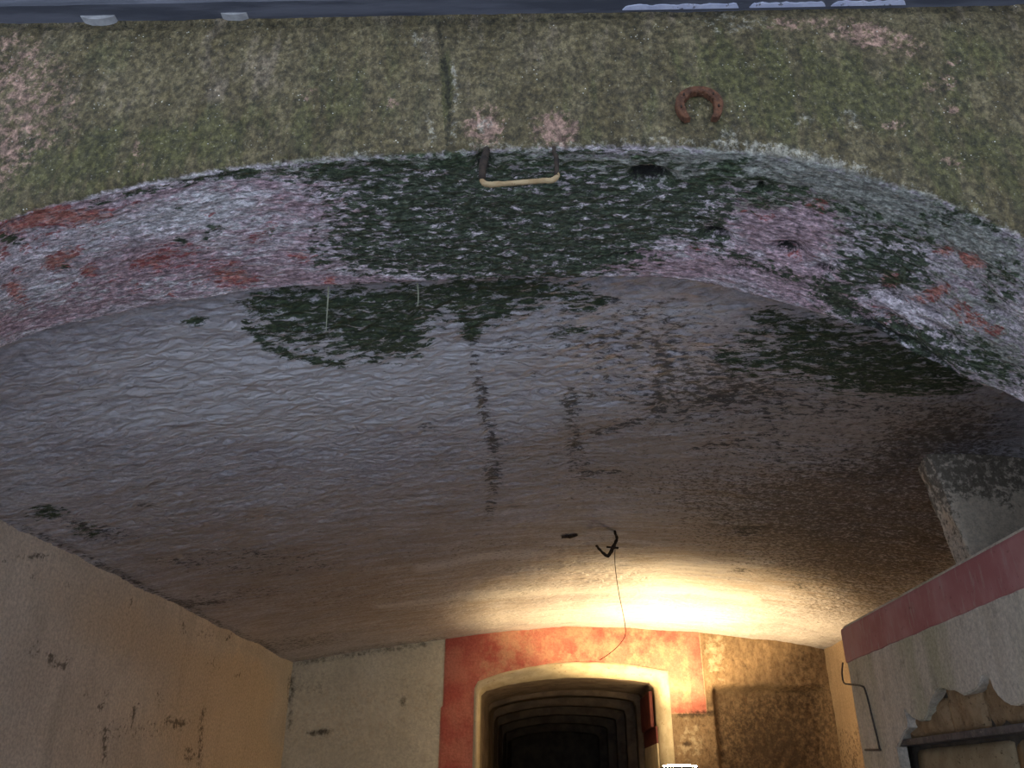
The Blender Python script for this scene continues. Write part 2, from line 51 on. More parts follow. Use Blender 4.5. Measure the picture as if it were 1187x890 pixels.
  'moss': [(-0.9407,2.561,7.49,5.271,-6.351,2.374,0.85), (-0.7356,2.623,4.318,1.375,-2.571,4.025,1), (-0.6307,2.746,5.651,1.858,-4.4,5.042,1.05), (-0.5064,2.586,7.913,1.241,-1.499,6.354,0.7), (-0.8835,2.468,5.487,1.524,-4.043,17.3,0.6), (-0.2207,2.575,5.759,0.4205,-0.8853,6.489,1.05), (-0.03095,2.548,5.329,0.08973,-1.661,12.35,1), (-0.3713,2.514,5.371,0.6439,-2.346,17.38,0.8), (-0.2721,2.736,18.89,1.59,-0.9942,7.028,0.9), (0.1608,2.658,12.89,-1.685,4.529,22.77,0.6), (0.2241,2.636,14.21,-0.8225,-2.978,33.18,0.4), (-1.247,2.506,20.68,6.335,0.1541,45.14,0.95), (-1.008,2.479,18.25,5.745,-10.09,42.6,0.6), (-1.082,2.596,27.05,24.68,-55.13,9.401,0.95), (-1.073,2.652,26.6,23.85,-54.23,9.338,0.95), (-1.063,2.71,26.16,23.04,-53.34,9.28,0.95), (-1.043,2.757,35.87,17.4,-29.69,24.12,0.95), (-1.015,2.792,35.51,16.79,-29.39,23.95,0.95), (-0.986,2.827,35.15,16.18,-29.1,23.77,0.95), (-0.9512,2.858,33.18,11.31,-17.42,28.19,0.95), (-0.9108,2.882,32.94,10.79,-17.29,28.04,0.95), (-0.8698,2.908,32.71,10.29,-17.17,27.89,0.95), (-0.8282,2.933,32.47,9.783,-17.05,27.73,0.95), (1.219,3.007,3.661,-0.816,-1.167,5.104,0.9), (1.519,3.178,4.686,-1.558,-0.8902,5.719,1), (1.389,3.212,4.014,-1.34,0.8115,6.323,0.95), (1.018,2.89,5.906,-0.7771,-3.887,10.22,0.7), (0.9782,3.144,4.644,-1.111,0.03322,7.274,0.55), (0.8467,3.033,7.145,-1.519,0.02238,7.65,0.4), (1.707,3.202,9.328,-3.906,-0.2263,7.13,0.7), (0.8538,2.761,15.4,-3.57,-0.02172,19.68,0.6), (0.1004,2.855,11.31,-0.7248,0.6406,20.99,0.55), (-2.474,3.869,11.98,6.363,-5.676,8.854,1), (-2.461,4.226,13.84,6.806,-6.873,10.19,0.6), (0.1464,2.705,15.19,-2.178,10.48,38.56,0.7)],
  'dark': [(-0.2791,2.88,-3.448,13.08,-48.13,-5.36,0.45), (-0.2928,3.004,-3.331,12.32,-46.57,-5.191,0.45), (-0.2976,3.127,5.33,13.44,-44.69,1.899,0.45), (-0.2924,3.248,5.177,12.72,-43.36,1.876,0.45), (-0.2887,3.376,3.409,12.25,-42.47,0.6102,0.45), (-0.2867,3.511,3.308,11.56,-41.16,0.6136,0.45), (-0.2818,3.326,2.216,8.039,-36.84,0.5886,0.45), (-0.2784,3.535,2.115,7.35,-35.08,0.5901,0.45), (-0.2744,3.764,2.015,6.69,-33.34,0.5857,0.45), (-0.2549,3.89,28.56,1.699,-1.795,10.32,0.7), (-0.2921,4.354,-2.238,4.013,-25.55,-2.863,0.9), (-0.3117,4.287,30.12,1.984,-3.704,19.9,0.8), (-0.3452,4.875,-2.735,3.9,-30.79,-3.707,0.6), (0.1182,3.478,0.7375,7.57,-27.91,1.994,0.45), (0.1341,3.699,0.7062,6.903,-26.55,1.904,0.45), (0.1516,3.943,0.6747,6.263,-25.2,1.814,0.45), (0.177,4.315,0.2497,3.179,-23.4,1.558,0.45), (0.1281,3.487,21.76,-3.206,10.33,21.06,0.5), (0.1966,3.453,21.94,-3.604,10.41,21.2,0.5), (0.253,3.835,31.21,-3.728,10.17,23.37,0.65), (0.3018,3.814,31.39,-4.093,10.22,23.48,0.65), (0.3502,3.793,31.57,-4.461,10.28,23.58,0.65), (0.3987,3.757,26.35,-6.573,22.35,21.43,0.65), (0.4467,3.707,26.67,-6.998,22.61,21.64,0.65), (0.2515,4.446,36.56,-2.749,6.662,25.17,0.6), (0.2946,4.434,36.67,-3.061,6.679,25.23,0.6), (0.3375,4.423,36.78,-3.374,6.697,25.29,0.6), (0.3802,4.411,36.89,-3.69,6.714,25.36,0.6), (0.4227,4.4,37.01,-4.006,6.731,25.42,0.6), (0.5042,3.108,1.983,6.753,-30.56,5.651,0.45), (0.5268,3.326,-3.798,7.781,-28.44,0.2983,0.45), (0.529,3.545,-3.588,7.081,-27.01,0.2489,0.45), (0.7802,4.064,29.31,-6.414,9.612,20.49,0.4), (0.8298,4.041,29.48,-6.78,9.664,20.59,0.4), (0.8789,4.017,29.66,-7.149,9.715,20.69,0.4), (0.9275,3.995,29.83,-7.522,9.767,20.79,0.4), (0.9756,3.972,30.01,-7.898,9.818,20.88,0.4), (1.024,3.939,26.14,-8.129,17.78,19.74,0.4), (1.071,3.896,26.43,-8.552,17.95,19.91,0.4), (1.118,3.854,26.73,-8.982,18.13,20.08,0.4), (-2.41,4.213,8.545,4.117,-7.089,10.35,0.7), (-2.4,4.386,7.749,3.358,-3.098,9.51,0.55), (-2.43,4.074,12.72,6.355,-8.781,13.1,0.6), (-2.27,5.012,8.621,3.386,-8.618,11.86,0.4), (-0.2335,7.243,21.23,-2.352,23.05,8.558,0.3), (-0.1761,7.088,21.65,-2.605,23.51,8.727,0.3), (-0.121,6.939,22.08,-2.865,23.96,8.897,0.3), (-0.06783,6.796,22.5,-3.133,24.42,9.066,0.3), (-0.01666,6.658,22.92,-3.409,24.88,9.236,0.3), (0.03267,6.526,23.35,-3.696,25.33,9.411,0.3), (0.08027,6.398,23.77,-4.039,25.79,9.717,0.3), (-1.848,5.082,20.65,6.51,-10.63,17.04,0.7), (-1.683,4.463,34.64,11.05,-15.16,26.57,0.9), (-2.061,4.009,25.71,10.95,-19.92,29.21,0.7), (-2.157,3.346,90.59,46.64,-30.49,47.75,0.8), (-1.567,2.643,40.05,18.22,-20.16,49.32,0.6), (-1.604,2.796,102.3,45.49,-29.9,68.08,0.6), (0.1535,5.532,18.9,-0.3763,-4.716,20.48,1), (1.244,5.323,29.03,-6.15,7.365,17.81,0.9), (1.295,5.302,29.18,-6.44,7.395,17.9,0.9), (1.345,5.282,29.32,-6.732,7.426,17.99,0.9), (1.395,5.261,29.47,-7.027,7.451,18.08,0.9), (1.284,5.41,34.59,-6.906,5.185,21.38,0.8), (1.329,5.4,34.7,-7.183,5.197,21.44,0.8), (1.373,5.389,34.8,-7.461,5.209,21.5,0.8), (1.464,6.342,14.14,-2.845,3.929,12.31,0.8), (1.965,6.624,12.65,-3.302,3.043,6.515,0.6), (1.819,6.183,11.51,-2.931,5.175,13.16,0.5), (-0.566,3.629,20.19,2.67,-5.058,16.92,0.45), (0.6293,3.224,2.08,-0.3088,0.01195,2.095,0.4), (0.2369,2.859,3.679,-0.211,0.001737,4.95,0.38), (0.9987,3.563,2.104,-0.4619,0.2329,3.623,0.38), (-0.1458,4.019,1.113,0.0395,-0.3925,2.217,0.2), (-1.88,5.287,1.495,0.4642,-1.491,2.358,0.3), (1.677,4.207,1.865,-0.604,0.1926,2.824,0.3), (-0.9476,3.242,26.61,6.35,-11.05,38.91,0.2), (-0.003266,3.023,70.05,0.5353,-6.711,45.3,0.8), (-0.03477,3.218,33.32,0.5038,-6.358,41.36,0.6), (0.2805,3.291,52.71,-3.239,0.2691,40.51,0.7), (0.87,4.857,6.44,-0.9473,0.3246,11,0.35), (1.485,3.497,4.348,-1.456,0.9361,13.93,0.35), (-2.286,5.995,2.329,0.7076,-0.4161,5.153,0.4), (-2.352,8.105,2.057,0.5146,-1.099,2.743,0.5), (-2.662,6.004,5.376,2.128,-6.381,7.981,0.4), (-2.691,6.127,41.01,14.63,-1.646,19.7,0.7), (-2.653,6.13,40.94,14.42,-1.434,19.5,0.7), (-2.614,6.132,40.92,14.18,-1.451,19.49,0.7), (-2.576,6.135,40.89,13.93,-1.466,19.49,0.7), (-2.537,6.138,40.86,13.68,-1.48,19.49,0.7), (-2.499,6.141,40.83,13.44,-1.493,19.5,0.7), (-2.46,6.144,40.8,13.19,-1.503,19.51,0.7), (-2.422,6.147,40.77,12.94,-1.513,19.52,0.7), (0.5627,3.281,13.31,-1.732,0.1598,24.49,0.4), (0.7764,3.431,6.453,-1.131,0.1114,12.77,0.45), (0.7031,3.223,6.775,-1.129,0.05129,8.99,0.35), (0.3865,2.667,5.201,-0.5402,-0.04096,16.41,0.15), (1.106,4.054,3.807,-0.8284,1.648,9.907,0.35), (-0.1773,2.939,9.536,0.5165,-2.06,14.04,0.35), (-2.635,8.975,20.15,4.868,0.5364,6.792,0.4), (-2.553,8.968,20.15,4.703,0.5366,6.794,0.4), (-2.472,8.962,20.15,4.538,0.5369,6.797,0.4), (-2.39,8.956,20.16,4.373,0.5371,6.8,0.4), (-2.309,8.949,20.16,4.208,0.5373,6.802,0.4), (-2.228,8.943,20.16,4.042,0.5375,6.805,0.4), (-2.146,8.936,20.16,3.877,0.5377,6.808,0.4), (-2.065,8.93,20.17,3.711,0.5379,6.811,0.4), (-1.984,8.923,20.17,3.546,0.5381,6.813,0.4), (-1.904,8.925,19.79,3.439,-0.5766,6.585,0.4), (-1.823,8.929,19.74,3.27,-0.3034,6.582,0.4), (-1.742,8.933,19.73,3.101,-0.3032,6.578,0.4), (-1.66,8.936,19.71,2.932,-0.303,6.574,0.4), (-1.579,8.94,19.7,2.764,-0.3028,6.57,0.4), (-1.498,8.944,19.68,2.595,-0.3026,6.566,0.4), (-1.416,8.948,19.66,2.427,-0.3024,6.562,0.4), (-1.335,8.951,19.65,2.259,-0.3023,6.558,0.4), (-1.253,8.955,19.63,2.092,-0.3021,6.554,0.4), (-1.171,8.959,19.62,1.924,-0.3019,6.55,0.4), (-1.089,8.963,19.57,1.757,0.07046,6.547,0.4), (-2.669,3.848,25.59,20.17,-35.34,-0.04732,0.5), (-2.669,3.93,25.13,19.47,-34.7,-0.04639,0.5), (-2.669,4.014,24.67,18.78,-34.07,-0.04547,0.5), (-2.669,4.102,24.21,18.1,-33.43,-0.04456,0.5), (-2.669,4.193,23.75,17.43,-32.79,-0.04367,0.5), (-2.669,4.287,23.29,16.78,-32.15,-0.04278,0.5), (-2.669,4.385,22.83,16.14,-31.52,-0.04191,0.5), (-2.67,4.488,22.38,15.51,-30.88,-0.04105,0.5), (-2.67,4.594,21.92,14.89,-30.24,-0.0402,0.5), (-2.67,4.705,21.46,14.29,-29.6,-0.03937,0.5), (-2.67,4.82,21.01,13.7,-28.96,-0.03856,0.5), (-2.67,4.941,20.55,13.12,-28.33,-0.03776,0.5), (-2.67,5.067,20.1,12.55,-27.69,-0.03699,0.5), (-2.671,5.198,19.64,12,-27.06,-0.03623,0.5), (-2.671,5.336,19.19,11.46,-26.42,-0.0355,0.5), (-2.671,5.481,18.73,10.93,-25.79,-0.0348,0.5), (-2.671,5.632,18.28,10.41,-25.16,-0.03412,0.5), (-2.671,5.791,17.82,9.91,-24.53,-0.03348,0.5), (-2.672,5.957,17.69,9.598,-23.91,-0.03288,0.5), (-2.672,6.13,17.24,9.119,-23.29,-0.03232,0.5), (-2.672,6.312,16.79,8.652,-22.68,-0.03181,0.5), (-2.672,6.504,16.33,8.197,-22.08,-0.03134,0.5), (-2.673,6.707,15.88,7.755,-21.47,-0.03053,0.5), (-2.673,6.922,15.42,7.325,-20.87,-0.02968,0.5), (-2.673,7.149,14.97,6.907,-20.26,-0.02883,0.5), (-2.674,7.39,14.52,6.502,-19.66,-0.02798,0.5), (-2.674,7.647,14.07,6.109,-19.05,-0.02713,0.5), (-2.674,7.921,13.61,5.728,-18.45,-0.02628,0.5), (-2.675,8.213,13.16,5.359,-17.84,-0.02488,0.5)],
  'mold': [(2.123,4.959,1.793,-0.6329,0.1636,0.9611,1), (1.926,5.694,1.582,-0.4541,0.3591,1.229,0.9), (1.397,4.923,1.624,-0.3819,0.5246,2.457,0.7), (2.567,6.973,1.651,-0.5344,0.7817,0.9476,0.8), (1.946,3.777,3.501,-1.447,-0.05756,2.578,0.7), (1.192,5.49,2.933,-0.5359,0.6411,2.6,0.45), (1.573,4.467,1.326,-0.383,0.2651,2.923,0.6), (0.6314,4.575,1.686,-0.1869,0.07089,2.812,0.35), (2.118,4.423,3.617,-1.405,0.1244,1.371,0.7), (-0.212,5.885,1.006,0.03573,-0.5561,2.209,0.3), (-1.47,6.587,1.047,0.2127,-1.076,1.53,0.3)],
  'brown': [(1.19,4.04,0.8838,-0.2079,0.2482,1.492,0.5), (1.476,3.589,1.596,-0.5195,0.2114,2.679,0.6), (-0.1907,5.286,0.589,0.02091,-0.2046,0.9228,0.5), (-2.045,4.97,0.7285,0.3272,-1.397,0.527,0.35), (-1.342,7.024,0.6911,0.1211,-0.4067,0.5514,0.5), (1.927,5.906,0.8424,-0.2352,0.2515,0.7479,0.7), (0.2941,3.866,1.446,-0.08155,0.02371,1.594,0.3), (-1.015,2.82,4.775,1.806,-10.98,15.58,0.4), (-0.5127,2.843,3.268,0.4807,-5.2,20.66,0.4)],
  'pale': [(-0.6468,7.17,14.56,0.9169,-0.7621,5.823,0.9), (-0.5367,7.185,14.53,0.7118,-0.7606,5.811,0.9), (-0.4261,7.199,14.5,0.5076,-0.759,5.799,0.9), (-0.3141,7.19,14.42,0.3052,0.8417,5.806,0.9), (-0.2053,7.189,15.21,0.3084,-0.7681,5.775,0.9), (-0.09935,7.203,15.19,0.1051,-0.7669,5.765,0.9), (0.006896,7.217,15.17,-0.09749,-0.7657,5.756,0.9), (0.1135,7.231,15.15,-0.2994,-0.7644,5.747,0.9), (0.2204,7.246,15.12,-0.5007,-0.05827,5.72,0.9), (0.3259,7.221,15.18,-0.7052,1.488,5.76,0.9), (0.4305,7.194,15.25,-0.9115,1.494,5.783,0.9), (0.5352,7.181,15.33,-0.9201,-0.1301,5.894,0.9), (0.6405,7.184,15.35,-1.124,-0.1302,5.896,0.9), (0.7457,7.186,15.36,-1.329,-0.1302,5.899,0.9), (0.8508,7.188,15.38,-1.534,-0.1303,5.901,0.9), (0.9559,7.191,15.4,-1.738,-0.1304,5.904,0.9), (1.058,7.176,15.55,-1.948,1.6,5.92,0.9), (1.158,7.149,15.64,-2.162,1.607,5.947,0.9), (1.267,7.148,13.9,-1.792,-1.291,6.341,0.9), (1.387,7.172,13.89,-1.994,-1.289,6.33,0.9), (1.507,7.196,13.88,-2.196,-1.286,6.318,0.9), (1.626,7.216,13.96,-2.398,-0.6347,6.311,0.9), (1.743,7.228,13.98,-2.603,-0.6347,6.311,0.9), (-0.9255,6.016,15.68,1.303,2.187,7.311,0.6), (-0.8205,5.985,15.74,1.068,2.197,7.364,0.6), (-0.7164,5.954,15.81,0.831,2.206,7.416,0.6), (-0.6132,5.923,15.87,0.5921,2.216,7.468,0.6), (-0.5109,5.893,15.94,0.3514,2.225,7.519,0.6), (-0.3993,5.898,12.98,0.6877,-1.572,7.323,0.6), (-0.2753,5.912,12.94,0.4465,-0.8432,7.308,0.6), (-0.1509,5.926,12.92,0.2065,-0.8416,7.285,0.6), (-0.02608,5.941,12.9,-0.03268,-0.84,7.262,0.6), (-0.5647,6.679,-15.31,0.3097,-8.45,-6.8,0.3), (-0.6692,6.809,-15.06,0.09106,-8.307,-6.685,0.3), (-0.7773,6.943,-14.8,-0.1202,-8.163,-6.569,0.3), (1.254,6.173,2.266,-0.3975,1.709,5.692,0.6), (-1.44,7.002,19.26,3.2,-1.626,7.484,0.5), (-1.359,7.02,19.21,2.984,-1.622,7.465,0.5), (-1.278,7.038,19.15,2.769,-1.618,7.446,0.5), (-1.196,7.056,19.1,2.555,-1.614,7.427,0.5), (-1.114,7.073,19.05,2.342,-1.609,7.408,0.5), (-1.03,7.086,18.95,2.132,-0.9631,7.394,0.5), (-0.9437,7.087,18.31,1.661,0.7323,7.564,0.5), (-0.8549,7.079,18.32,1.457,0.733,7.571,0.5), (-0.7662,7.07,18.33,1.252,0.7337,7.578,0.5), (-0.6777,7.062,18.35,1.047,0.7343,7.585,0.5), (-0.5894,7.053,18.36,0.841,0.735,7.592,0.5), (0.55,8.35,0.7393,-0.04268,0.1411,1.589,0.7), (0.8432,6.473,1.07,-0.1212,0.2637,4.436,0.4), (-0.7359,3.119,1.054,0.2032,-0.4542,1.668,0.75), (-1.442,3.066,1.66,0.6206,-0.8,2.029,0.4), (0.4906,2.729,2.563,-0.3366,-0.01002,6.366,0.5)],  # daylight sheen, lamp pool and lamp-lit ridge streaks painted as paler colour
 },
 'L': {
  'dark': [(4.416,0.6474,10.27,4.735,2.783,-19.09,0.35), (4.586,0.6137,18.77,-18.34,-13.19,-51.04,0.85), (4.683,0.6038,12.75,-1.222,-0.8758,-56.33,0.85), (4.756,0.6433,-0.3782,-48.85,-37.18,3.859,0.7), (4.753,0.6105,-0.6916,-49.18,-37.32,3.873,0.7), (4.591,0.6302,12.21,-29.75,-23.23,-34.67,0.8), (5.357,0.294,1.404,-41.88,-36.86,-12.6,0.9), (5.37,0.256,1.119,-42.06,-36.9,-12.61,0.9), (5.383,0.218,0.832,-42.24,-36.93,-12.63,0.9), (5.396,0.1801,0.5449,-42.43,-36.97,-12.64,0.9), (5.408,0.1423,0.2573,-42.61,-37.01,-12.65,0.9), (5.22,0.4325,-6.346,-40.05,-22.55,16.23,0.8), (5.258,0.5268,1.773,-32.82,-30.96,-7.144,0.5), (5.269,0.4784,1.49,-33.03,-31.03,-7.16,0.5), (5.693,0.4668,-2.373,-31.66,-26.56,11.68,0.85), (5.672,0.4178,-2.66,-32.04,-26.77,11.77,0.85), (5.039,0.4905,33.17,15.18,6.856,-70.16,0.9), (6.414,0.4174,10.64,4.787,2.256,-34.23,0.9), (6.471,0.4329,4.474,2.012,2.867,-42.35,0.4), (6.014,0.5464,2.358,-13.31,-13.24,-13.26,0.5), (6.213,0.4267,0.1233,-23.68,-22.94,-0.403,0.7), (6.838,0.5319,0.6686,-30.72,-18.97,0.1708,0.7), (6.838,0.4796,0.4467,-30.94,-19.04,0.1714,0.7), (6.838,0.4276,0.2232,-31.17,-19.11,0.172,0.7), (6.846,0.3745,1.163,-29.19,-19.01,-6.051,0.7), (6.863,0.32,0.9389,-29.34,-19.04,-6.059,0.7), (6.881,0.2657,0.7139,-29.49,-19.06,-6.067,0.7), (6.898,0.2115,0.4883,-29.64,-19.09,-6.075,0.7), (6.915,0.1574,0.2621,-29.79,-19.11,-6.083,0.7), (6.699,0.214,8.626,3.872,0.5634,-16.92,0.75), (4.258,1.098,10.95,5.046,13.69,-53.87,0.8), (4.142,1.068,15.89,7.331,14.06,-55.34,0.5), (4.19,1.045,24.11,-55.87,-53.25,-56.84,0.6), (4.211,1.025,23.72,-55.9,-53.12,-56.71,0.6), (4.232,1.005,23.33,-55.93,-52.99,-56.57,0.6), (4.254,0.9854,22.94,-55.96,-52.87,-56.44,0.6), (3.969,1.003,27.74,12.83,14.42,-57.95,0.6), (4.447,0.8129,39.29,18.08,19.95,-110.1,0.7), (6.657,1.086,3.404,1.521,2.722,-16.77,0.35), (6.877,0.886,5.263,2.348,1.385,-10.77,0.35), (7.455,0.8746,9.073,4.018,5.499,-46.89,0.7), (6.162,1.084,7.715,-27.75,-18.19,-21.44,0.6), (6.214,1.04,7.445,-27.75,-18.11,-21.34,0.6), (5.337,1.084,3.777,-37.97,-29.02,0.8029,0.4), (5.336,1.042,3.521,-38.25,-29.12,0.8059,0.4), (5.335,0.9998,3.262,-38.52,-29.23,0.8088,0.4), (4.569,1.03,26.97,12.38,5.755,-25.84,0.4), (8.994,1.046,3.374,-31.54,-15.91,-4.852,0.5), (9.009,0.997,3.209,-31.65,-15.93,-4.857,0.5), (9.024,0.9476,3.045,-31.76,-15.94,-4.861,0.5), (9.039,0.8983,2.879,-31.88,-15.96,-4.866,0.5), (9.054,0.8491,2.714,-31.99,-15.97,-4.871,0.5), (9.069,0.8,2.548,-32.1,-15.99,-4.875,0.5), (9.084,0.751,2.382,-32.21,-16,-4.88,0.5), (9.099,0.7021,2.215,-32.33,-16.02,-4.884,0.5), (9.114,0.6533,2.049,-32.44,-16.03,-4.889,0.5), (9.129,0.6046,1.882,-32.55,-16.05,-4.894,0.5), (5.127,0.2765,1.25,0.5722,0.2974,-5.385,0.12), (7.146,1.158,-0.2127,-32.56,-21.04,17.66,0.6), (7.105,1.11,-0.4221,-32.93,-21.21,17.81,0.6), (7.932,1.137,1.447,-1.372,-0.1018,-20.62,0.25), (5.9,0.3459,1.261,0.5712,0.9293,-15.57,0.3)],
  'ochre': [(7.509,0.7531,0.9436,-0.09675,0.1368,-3.182,0.9), (7.349,0.3992,1.096,0.4874,0.167,-3.024,0.9), (8.33,0.2317,0.8772,0.3855,0.1324,-4.569,0.7), (6.35,0.287,1.657,0.7467,0.1362,-2.935,0.35), (5.151,0.9194,1.054,-0.4915,-0.1359,-3.814,0.4), (5.79,0.8878,1.096,-0.6313,-0.2123,-5.736,0.45)],  # warm lamp light towards the far corner, painted as an ochre tint
  'pale': [(4.763,0.2564,1.443,0.6636,0.3195,-5.786,0.35), (6.111,0.3309,2.362,1.068,0.2003,-3.626,0.4), (4.411,1.145,13.94,-5.249,-0.5271,-41.79,0.5), (4.529,1.144,13.32,-5.282,-0.5152,-40.85,0.5), (4.652,1.142,12.71,-5.309,-0.5034,-39.91,0.5), (4.782,1.14,12.11,-5.328,-0.4915,-38.98,0.5), (4.917,1.139,11.53,-5.341,-0.4797,-38.04,0.5), (5.06,1.137,10.97,-5.346,-0.4678,-37.1,0.5), (5.21,1.135,10.41,-5.345,-0.4559,-36.16,0.5), (5.377,1.133,8.862,-4.802,-0.4434,-35.16,0.5), (5.563,1.131,8.34,-4.786,-0.4303,-34.12,0.5), (5.761,1.128,7.834,-4.762,-0.4171,-33.08,0.5), (5.972,1.125,7.344,-4.73,-0.4039,-32.03,0.5), (6.197,1.123,6.87,-4.691,-0.3907,-30.99,0.5), (6.438,1.12,6.411,-4.644,-0.3776,-29.94,0.5), (6.697,1.116,5.969,-4.589,-0.3644,-28.9,0.5), (6.965,1.113,5.953,-4.852,-0.3517,-27.89,0.5), (7.243,1.109,5.54,-4.782,-0.3394,-26.91,0.5), (7.541,1.106,5.143,-4.705,-0.3271,-25.94,0.5), (7.864,1.102,4.761,-4.621,-0.3148,-24.97,0.5), (8.212,1.097,4.393,-4.53,-0.3025,-23.99,0.5), (8.59,1.092,4.04,-4.431,-0.2902,-23.02,0.5)],
 },
 'K': {
  'dark': [(-2.642,1.175,14.19,4.193,4.44,-27.78,0.5), (-2.533,1.193,14.19,4.11,4.438,-27.77,0.5), (-2.424,1.21,14.19,4.028,4.436,-27.75,0.5), (-2.316,1.228,14.19,3.946,4.435,-27.74,0.5), (-2.207,1.245,14.19,3.863,4.433,-27.73,0.5), (-2.095,1.262,13.7,3.407,3.996,-27.84,0.5), (-1.982,1.278,13.7,3.326,3.995,-27.83,0.5), (-1.868,1.294,13.7,3.244,3.993,-27.82,0.5), (-1.754,1.311,13.71,3.162,3.992,-27.81,0.5), (-1.64,1.327,13.71,3.081,3.991,-27.8,0.5), (-1.526,1.343,13.71,2.999,3.99,-27.79,0.5), (-1.412,1.36,13.72,2.918,3.988,-27.79,0.5), (-1.298,1.376,13.72,2.836,3.987,-27.78,0.5), (-2.347,0.4946,11.26,1.216,0.07584,-30.8,0.6), (-2.437,0.4998,17.81,4.608,5.052,-40.12,0.6), (-2.349,0.5108,17.82,4.524,5.052,-40.11,0.6), (-2.261,0.5219,17.82,4.439,5.051,-40.1,0.6), (-1.507,0.7838,37.26,2.346,0.01974,-17.15,0.6), (-2.487,0.9515,2.746,0.3093,0.002253,-5.875,0.3), (-1.488,0.9096,2.222,0.1368,0.002278,-3.951,0.2), (-2.7,1.042,-0.5749,-21.49,-36.36,-3.365,0.5), (-2.693,0.9674,-0.5697,-21.66,-36.5,-3.378,0.5), (-2.686,0.893,-0.5645,-21.82,-36.64,-3.39,0.5), (-2.68,0.8192,-0.5592,-21.99,-36.78,-3.403,0.5), (-2.673,0.7459,-0.5539,-22.15,-36.92,-3.416,0.5), (-2.666,0.6732,-0.5486,-22.32,-37.05,-3.429,0.5), (-2.659,0.6011,-0.5431,-22.48,-37.19,-3.442,0.5), (-2.653,0.5294,-0.5376,-22.65,-37.33,-3.455,0.5), (2.278,0.6259,1.557,-0.2082,0.007397,-3.884,0.9), (2.225,0.2317,1.59,-0.2126,0.01613,-4.319,1), (1.331,0.6751,20.59,-0.2705,2.628,-41.15,0.8), (1.41,0.6801,20.6,-0.355,2.628,-41.15,0.8), (1.488,0.6852,20.61,-0.4395,2.628,-41.16,0.8), (1.566,0.6902,20.62,-0.5241,2.628,-41.16,0.8), (1.645,0.6952,20.63,-0.6087,2.629,-41.17,0.8), (1.373,0.4085,23.42,-2.052,0.1225,-42.2,1), (2.688,1.079,3.815,-0.5783,-0.0005954,-2.969,0.5), (2.09,1.207,1.884,-0.2268,-0.004631,-5.845,0.25)],  # big blobs right of the door paint the shade below the lamp's cone
  'pale': [(-2.096,0.6587,1.398,0.1315,0.004166,-2.426,0.4), (-1.222,0.9944,3.696,0.1763,0.000558,-2.942,0.3), (1.74,1.25,8.032,-0.8227,-0.003839,-3.873,0.6), (1.4,0.4244,7.315,-0.6507,0.01277,-4.515,0.5)],
 },
}

# ------------------------------------------------------------------ numpy noise
_rng = np.random.RandomState(7)
_perm = np.concatenate([_rng.permutation(256)] * 3)
_ga = _rng.rand(256) * 2 * np.pi
_gx, _gy = np.cos(_ga), np.sin(_ga)
def perlin(x, y):
    xi = np.floor(x).astype(int); yi = np.floor(y).astype(int); xf = x - xi; yf = y - yi
    u = xf * xf * xf * (xf * (xf * 6 - 15) + 10); v = yf * yf * yf * (yf * (yf * 6 - 15) + 10)
    def g(ix, iy, dx, dy):
        h = _perm[_perm[ix & 255] + (iy & 255)]
        return _gx[h] * dx + _gy[h] * dy
    a = g(xi, yi, xf, yf); b = g(xi + 1, yi, xf - 1, yf); c = g(xi, yi + 1, xf, yf - 1); d = g(xi + 1, yi + 1, xf - 1, yf - 1)
    return (a + (b - a) * u) * (1 - v) + (c + (d - c) * u) * v
def fbm(x, y, octv=4, gain=0.5):
    s = 0; a = 1.0; t = 0
    for i in range(octv):
        s = s + a * perlin(x * 2 ** i + 17.3 * i, y * 2 ** i + 9.1 * i); t += a; a *= gain
    return s / t * 1.6
def ridge(x, y): return 1 - np.abs(perlin(x, y)) * 2.2
def sm(a, b, x):
    t = np.clip((x - a) / (b - a), 0, 1); return t * t * (3 - 2 * t)
def field(blobs, u, v):
    out = np.zeros_like(u)
    for (a, b, m0, m1, m2, m3, s) in blobs:
        du = u - a; dv = v - b
        r2 = (m0 * du + m1 * dv) ** 2 + (m2 * du + m3 * dv) ** 2
        k = r2 < 9
        if k.any(): out[k] = np.maximum(out[k], s * np.exp(-0.6 * r2[k] ** 1.5)) if False else out[k] + s * np.exp(-0.7 * r2[k] ** 1.4) * (1 - 0.5 * np.clip(out[k], 0, 1))
    return np.clip(out, 0, 1.15)

